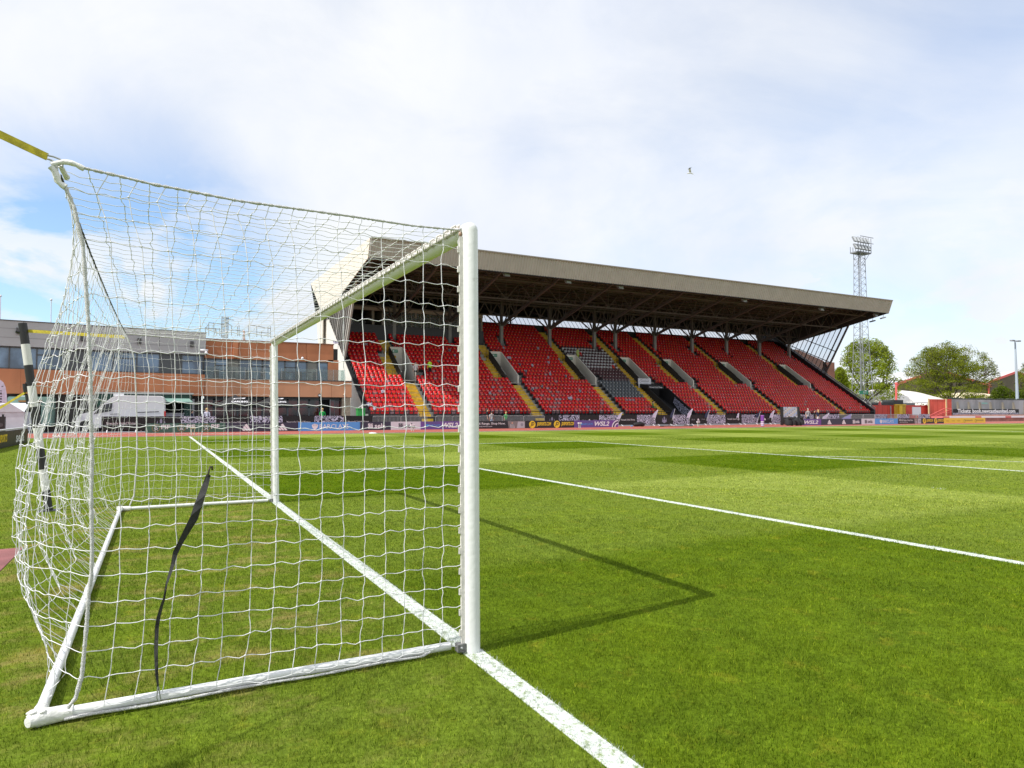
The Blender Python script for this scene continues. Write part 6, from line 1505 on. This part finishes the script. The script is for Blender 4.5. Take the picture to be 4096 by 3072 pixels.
def plat(b):
    b.box(hx0,hx1,MY-1.0,MY+.8,zA-.15,zA+.1,GALL); b.box(hx0,hx1,MY-1.0,MY-.8,zB-.08,zB+.08,GALL)
    for x in np.linspace(hx0,hx1,6):
        for y in (MY-1.0,MY+.7): b.bar((x,y,zA),(x,y,zC if y<MY else zB),.09,.09,GALL)
    b.bar((hx0,MY-1.5,zC),(hx1,MY-1.5,zC),.1,.1,GALL); b.bar((hx0+.3,MY-1.5,(zB+zC)/2-.3),(hx1,MY-1.5,(zB+zC)/2-.3),.09,.09,GALL)
    for x in (hx0+.6,hx1-.6): b.bar((x,MY-1.2,zA),(mc[0]+(1 if x>mc[0] else -1)*mw(MH)/2,MY,zA-2.5),.08,.08,GALL)
part('platform',mast,plat)
for r,(zz) in enumerate((zC-.75,zB-.35)):
    for k in range(5):
        x=hx0-1.3+(hx1-hx0)*k/4.0+(.3 if r else 0); 
        part('floodlight',mast,lambda b:(b.prism([(x-.42,MY-1.1,zz+.55),(x+.42,MY-1.1,zz+.55),(x+.36,MY-1.5,zz-.45),(x-.36,MY-1.5,zz-.45)],(0.1,.35,-.05),mat('lamp_housing',(.30,.31,.32),.5)),b.add([(x-.36,MY-1.13,zz+.48),(x+.36,MY-1.13,zz+.48),(x+.3,MY-1.51,zz-.38),(x-.3,MY-1.51,zz-.38)],[(0,1,2,3)],LAMPG)))
t=thing('green_exit_sign','small green sign fixed to the foot of the floodlight mast','sign',tuple(q(3456,1570,79))); sa=q(3438,1562,79.0);sb=q(3473,1577,79.0)
part('panel',t,lambda b:b.box(sa[0],sb[0],79,79.08,sb[2],sa[2],SIGNG)); part('lettering',t,lambda b:put_text(b,'EXIT',.5,((sa[0]+sb[0])/2+.3,78.98,(sa[2]+sb[2])/2),AX,AZ_,LETW))
# street lamp at right
LY=63.; lc=q(4066,1500,LY); lz=q(4065,1366,LY)[2]
t=thing('street_lamp','grey steel lamp post with twin heads behind the concrete wall at the right','lamp',(lc[0],LY,0))
part('pole',t,lambda b:b.tube([(lc[0],LY,0),(lc[0],LY,lz*.4),(lc[0]-.1,LY,lz)],[.32,.24,.12],10,mat('lamp_post_grey',(.36,.42,.48),.5)),True)
for s in (-1,1): part('lamp_head',t,lambda b:(b.bar((lc[0],LY,lz),(lc[0]+s*.9,LY,lz+.05),.1,.1,GALL),b.box(lc[0]+s*1.0-.45,lc[0]+s*1.0+.45,LY-.25,LY+.25,lz+.0,lz+.22,GALL)))
# sheds with pink trim
def shed(pts,Y,depth,label,trim=True):
    P=[q(x,y,Y) for x,y in pts]; c=np.mean(P,axis=0); t=thing('industrial_shed',label,'building',(c[0],Y,0),group='industrial sheds with pink trim')
    base=[np.array([P[0][0],Y,-1]),np.array([P[-1][0],Y,-1])]
    part('wall',t,lambda b:b.prism([base[0]]+P+[base[1]],(0,.5,0),SHEDW))
    def rf(b):
        for k in range(len(P)-1):
            b.prism([P[k]+[0,-.3,0],P[k+1]+[0,-.3,0],P[k+1]+[0,-.3,.35],P[k]+[0,-.3,.35]],(depth*.35,depth,0),SHEDROOF)
    part('roof',t,rf)
    part('trim',t,lambda b:[b.bar(P[k]+[0,-.5,.1],P[k+1]+[0,-.5,.1],.3,.95,SHEDR,up=(0,-1,0)) if False else b.bar(P[k]+[0,-.5,.1],P[k+1]+[0,-.5,.1],.3,.9,SHEDR) for k in range(len(P)-1)])
    part('edge_post',t,lambda b:b.box(P[0][0]-.3,P[0][0]+.3,Y-.6,Y-.1,-1,P[0][2],SHEDR))
shed([(3585,1537),(3749,1481),(3960,1545)],150,40,'olive walled shed with pink trim seen through the large dome shaped tree')
shed([(3410,1540),(3480,1506),(3560,1530)],185,40,'distant shed with pink trim seen between the two big trees')
shed([(3950,1530),(4061,1489),(4160,1525)],150,40,'olive walled shed with pink trim at the right edge')
def dome(px0,px1,yt,Y,m,label):
    a=q(px0,1625,Y);c=q(px1,1625,Y); cx=(a[0]+c[0])/2; w=(c[0]-a[0])/2; h=q(px0,yt,Y)[2]
    t=thing('fabric_dome',label,'dome',(cx,Y,0),group='pale fabric covered halls')
    def f(b):
        n=22;m_=7; vs=[(cx+w*math.cos(math.pi*k/n)*(-1),Y+4*j,max(-.2,h*math.sin(math.pi*k/n)**.85*(.04,.5,.78,.94,1,1,1)[j])) for j in range(m_) for k in range(n+1)]
        b.add(vs,[(j*(n+1)+k,j*(n+1)+k+1,(j+1)*(n+1)+k+1,(j+1)*(n+1)+k) for j in range(m_-1) for k in range(n)]+[tuple(range(n+1))],m)
    part('fabric_shell',t,f,True)
    part('edge_rib',t,lambda b:b.tube([(cx-w*math.cos(math.pi*k/22),Y+3.9,h*.5*math.sin(math.pi*k/22)**.85+.05) for k in range(23)],.08,5,BWHITE))
dome(3560,3960,1545,110,DOMEW,'long white fabric hall behind the dome shaped tree')
dome(3985,4200,1562,118,DOMEC,'cream fabric hall behind the street lamp at the right')
# brick hall behind the stand
t=thing('brick_hall','red brick hall with dark roof seen through the glazed end of the stand','building',tuple(q(3240,1500,105)*[1,1,0]))
BH=mat('red_brick_hall',(.28,.12,.085),.9,.15,.4)
part('wall',t,lambda b:(b.box(q(3292,1500,105)[0],q(3339,1500,105)[0],105,125,-1,q(3320,1449,105)[2],BH),))
part('roof',t,lambda b:b.prism([q(3130,1396,105),q(3192,1398,105),q(3292,1442,105),q(3310,1462,105),q(3310,1700,105),q(3130,1700,105)],(0,12,0),mat('brown_tile_roof',(.24,.125,.095),.9,.15,.5)))
part('chimney',t,lambda b:b.box(q(3152,1500,104.6)[0],q(3164,1500,104.6)[0],104.6,106,q(3150,1400,104.6)[2],q(3150,1387,104.6)[2],DMETAL))

# ================================================================== TREES
def leafmat(name,c1,c2):
    m=bpy.data.materials.new(name); m.use_nodes=True; N=m.node_tree.nodes; L=m.node_tree.links; N.clear(); o=N.new('ShaderNodeOutputMaterial')
    g=N.new('ShaderNodeNewGeometry'); n=N.new('ShaderNodeTexNoise'); n.inputs['Scale'].default_value=.45; n.inputs['Detail'].default_value=5; L.new(g.outputs['Position'],n.inputs['Vector'])
    r=N.new('ShaderNodeValToRGB'); L.new(n.outputs['Fac'],r.inputs[0]); r.color_ramp.elements[0].position=.35; r.color_ramp.elements[0].color=(*c1,1); r.color_ramp.elements[1].position=.65; r.color_ramp.elements[1].color=(*c2,1)
    d=N.new('ShaderNodeBsdfDiffuse'); t=N.new('ShaderNodeBsdfTranslucent'); x=N.new('ShaderNodeMixShader'); x.inputs[0].default_value=.45
    L.new(r.outputs[0],d.inputs[0]); L.new(r.outputs[0],t.inputs[0]); L.new(d.outputs[0],x.inputs[1]); L.new(t.outputs[0],x.inputs[2]); L.new(x.outputs[0],o.inputs[0]); return m
LEAF1=leafmat('spring_leaves',(.16,.21,.012),(.36,.43,.05)); LEAF2=leafmat('olive_leaves',(.13,.16,.012),(.27,.31,.04)); LEAF3=leafmat('bush_leaves',(.07,.11,.012),(.17,.22,.03))
def tree(pxc,pxl,pxr,ytop,ybase,Y,leaf,label,nleaf,seed,lsz=.34,skirt=.25,bare=.0,grp='deciduous trees beyond the hoardings'):
    rg=np.random.default_rng(seed); base=q(pxc,1640,Y); base[2]=0; top=q(pxc,ytop,Y)[2]; wl=base[0]-q(pxl,1600,Y)[0]; wr=q(pxr,1600,Y)[0]-base[0]; zb=q(pxc,ybase,Y)[2]
    t=thing('tree',label,'tree',tuple(base),group=grp)
    vd=base[:2]-CP[:2]; vd=vd/np.linalg.norm(vd); wf=.04+vd[1]; R_=np.array([(wl+wr)/2*wf,(wl+wr)/2*wf]); cx=base[0]+(wr-wl)/2*.6
    segs=[]; tips=[]
    def inside(p,f=1.0):
        e=((p[0]-cx)/(R_[0]*f))**2+((p[1]-Y)/(R_[1]*f))**2; zz=(p[2]-zb)/(top-zb)
        return e+max(0,zz)**2*1.0<1.0 and zz>-.12-.15*rg.random()
    def grow(p,d,L,r,lev):
        n=3; pts=[p.copy()]
        for k in range(n):
            d=d+rg.normal(0,.13,3)+np.array([0,0,.04]); d/=np.linalg.norm(d); p=p+d*L/n; pts.append(p.copy())
            if not inside(p,1.0) and lev>0: break
        segs.append((pts,r,lev))
        if lev>=5 or r<.02 or not inside(p,1.02): tips.append(p); return
        nb=3 if lev<3 else 2
        for k in range(nb+ (1 if rg.random()<.4 else 0)):
            a=rg.normal(0,1,3); a-=d*(a@d); a/=np.linalg.norm(a)+1e-6; sp=rg.uniform(.35,.85)
            nd=d*math.cos(sp)+a*math.sin(sp); nd[2]=nd[2]*.9+.08; grow(p,nd/np.linalg.norm(nd),L*rg.uniform(.62,.85),r*.62,lev+1)
            if lev>=2: tips.append(p)
    H=top; th=max(1.8,zb*.9)
    segs.append(([base+[0,0,-.3],base+[0,0,th*.5],base+[.1,0,th]],.030*H,0))
    for k in range(9):
        a=2*math.pi*(k+rg.uniform(-.2,.2))/9; el=rg.uniform(.25,1.2) if k<8 else 1.5
        d=np.array([math.cos(a)*math.cos(el),math.sin(a)*math.cos(el),math.sin(el)]); grow(base+[0,0,th*rg.uniform(.75,1.0)],d,H*.30,.016*H,1)
    b=MB()
    for pts,r,lev in segs:
        if lev<=5: b.tube(pts,[max(.018,r*.72)*(1-.35*k/(len(pts)-1)) for k in range(len(pts))],5 if lev<2 else 3,BARK,False)
    b.build('trunk',t)
    # leaves: clusters at twig tips, flattened tiers
    tips=np.array(tips); tips=tips[rg.random(len(tips))<1-bare]; 
    k=rg.integers(0,len(tips),nleaf); c=tips[k]+rg.normal(0,1,(nleaf,3))*np.array([.75,.75,.38])
    # extra tiers of foliage spread through the dome
    ncl=260; ce=rg.normal(0,1,(ncl,3)); ce/=np.linalg.norm(ce,axis=1,keepdims=True); ce[:,2]=np.abs(ce[:,2]); rr3=rg.uniform(.45,.97,(ncl,1)); ce=np.stack([cx+ce[:,0]*R_[0]*rr3[:,0],Y+ce[:,1]*R_[1]*rr3[:,0],zb+(top-zb)*(ce[:,2]*rr3[:,0]*1.06-.06)],1)
    kk_=rg.integers(0,ncl,int(nleaf*1.1)); c2=ce[kk_]+rg.normal(0,1,(len(kk_),3))*np.array([1.0,1.0,.30]); c=np.concatenate([c,c2])
    e=((c[:,0]-cx)/R_[0])**2+((c[:,1]-Y)/R_[1])**2+np.clip((c[:,2]-zb)/(top-zb),0,9)**2; rough=1.02+.10*np.sin(c[:,0]*1.9+seed)*np.sin(c[:,2]*2.3+1.1*seed); c=c[(e<rough)&(c[:,2]>.9)]
    n=len(c); u=rg.normal(0,1,(n,3)); u/=np.linalg.norm(u,axis=1,keepdims=True); v=np.cross(u,rg.normal(0,1,(n,3))); v/=np.linalg.norm(v,axis=1,keepdims=True); s=lsz*rg.uniform(.5,1.2,(n,1))
    V=np.stack([c-u*s*.5,c+v*s*.35,c+u*s*.5,c-v*s*.35],1).reshape(-1,3); F=np.arange(n*4).reshape(-1,4)
    np_mesh('crown',V,F,[leaf],parent=t)
tree(3470,3335,3602,1347,1580,118,LEAF1,'light green spring tree behind the floodlight mast',13000,3,.42)
tree(3800,3590,3985,1366,1590,122,LEAF2,'wide dome shaped tree with visible dark branches behind the orange hoarding',26000,9,.36)
tree(3365,3320,3400,1470,1600,112,LEAF1,'small bright green tree against the brick hall at the stand end',10000,12,.36)
tree(4110,4075,4200,1440,1570,135,LEAF2,'sparse tree cut off by the right edge of the picture',5000,21,.36,bare=.3)
tree(4010,3955,4062,1545,1610,100,LEAF3,'low bushy green tree left of the street lamp',12000,31,.34)
tree(4115,4040,4230,1550,1610,104,LEAF3,'low bushy green tree right of the street lamp',12000,41,.34)
def bushes():
    rg=np.random.default_rng(77); n=26000; x=rg.uniform(q(3480,1500,85)[0],q(4400,1500,95)[0],n); y=rg.uniform(84,96,n); hh=1.5+1.0*np.sin(x*.35)+.8*np.sin(x*.9+1); z=rg.random(n)*np.clip(hh,.8,4)
    c=np.stack([x,y,z],1); u=rg.normal(0,1,(n,3)); u/=np.linalg.norm(u,axis=1,keepdims=True); v=np.cross(u,rg.normal(0,1,(n,3))); v/=np.linalg.norm(v,axis=1,keepdims=True)
    V=np.stack([c-u*.22,c+v*.15,c+u*.22,c-v*.15],1).reshape(-1,3); o=np_mesh('hedge',V,np.arange(n*4).reshape(-1,4),[LEAF3]); tag(o,'tangled green scrub growing behind the hoardings',None,None,'stuff')
bushes()
def farwood():
    rg=np.random.default_rng(5); n=30000; t=rg.random(n); x=180+t*160; y=200-t*10+rg.normal(0,4,n); z=rg.random(n)*(6+2.5*np.sin(t*40)+2*np.sin(t*97)); c=np.stack([x,y,z],1)
    u=rg.normal(0,1,(n,3)); u/=np.linalg.norm(u,axis=1,keepdims=True); v=np.cross(u,rg.normal(0,1,(n,3))); v/=np.linalg.norm(v,axis=1,keepdims=True)
    V=np.stack([c-u*.6,c+v*.4,c+u*.6,c-v*.4],1).reshape(-1,3); o=np_mesh('far_woodland',V,np.arange(n*4).reshape(-1,4),[LEAF2]); tag(o,'far off woodland beyond the sheds',None,None,'stuff')
farwood()

# ================================================================== SEAGULL
gp=at(2762,690,38.)
gull=thing('seagull','white seagull with one grey wing raised flying high in the pale sky','bird',tuple(gp))
def gq(x,y,o=0.): return at(2650+x/11.06,620+y/11.06,38.+o)
GUW=mat('gull_white',(.75,.73,.68),.8); GUG=mat('gull_grey_underwing',(.24,.24,.17),.8); GUT=mat('gull_wing_tip',(.05,.05,.045),.8)
part('body',gull,lambda b:b.tube([gq(1065,828),gq(1100,818),gq(1160,800),gq(1230,800),gq(1290,805),gq(1340,803),gq(1400,802)],[.004,.028,.045,.045,.03,.016,.003],10,GUW),True)
def wing(b,pts,m,th=.012):
    b.prism([gq(*p) for p in pts],(0,th,0),m)
part('wing',gull,lambda b:(b.add([gq(1170,760,.0),gq(1270,790,.05),gq(1265,690,.1),gq(1165,680,.1),gq(1240,615,.16),gq(1130,620,.16)],[(0,1,2,3),(3,2,4,5)],GUG),b.add([gq(1130,620,.16),gq(1240,615,.16),gq(1255,580,.2),gq(1200,560,.2),gq(1310,552,.24)],[(0,1,2,3),(3,2,4)],GUT)))
part('wing',gull,lambda b:b.add([gq(1240,815,-.0),gq(1300,815,-.04),gq(1400,900,-.2),gq(1330,860,-.1)],[(0,1,2,3)],GUG))
part('beak',gull,lambda b:b.tube([gq(1070,830),gq(1050,836)],[.006,.001],5,mat('yellow_beak',(.5,.3,.03),.5)))
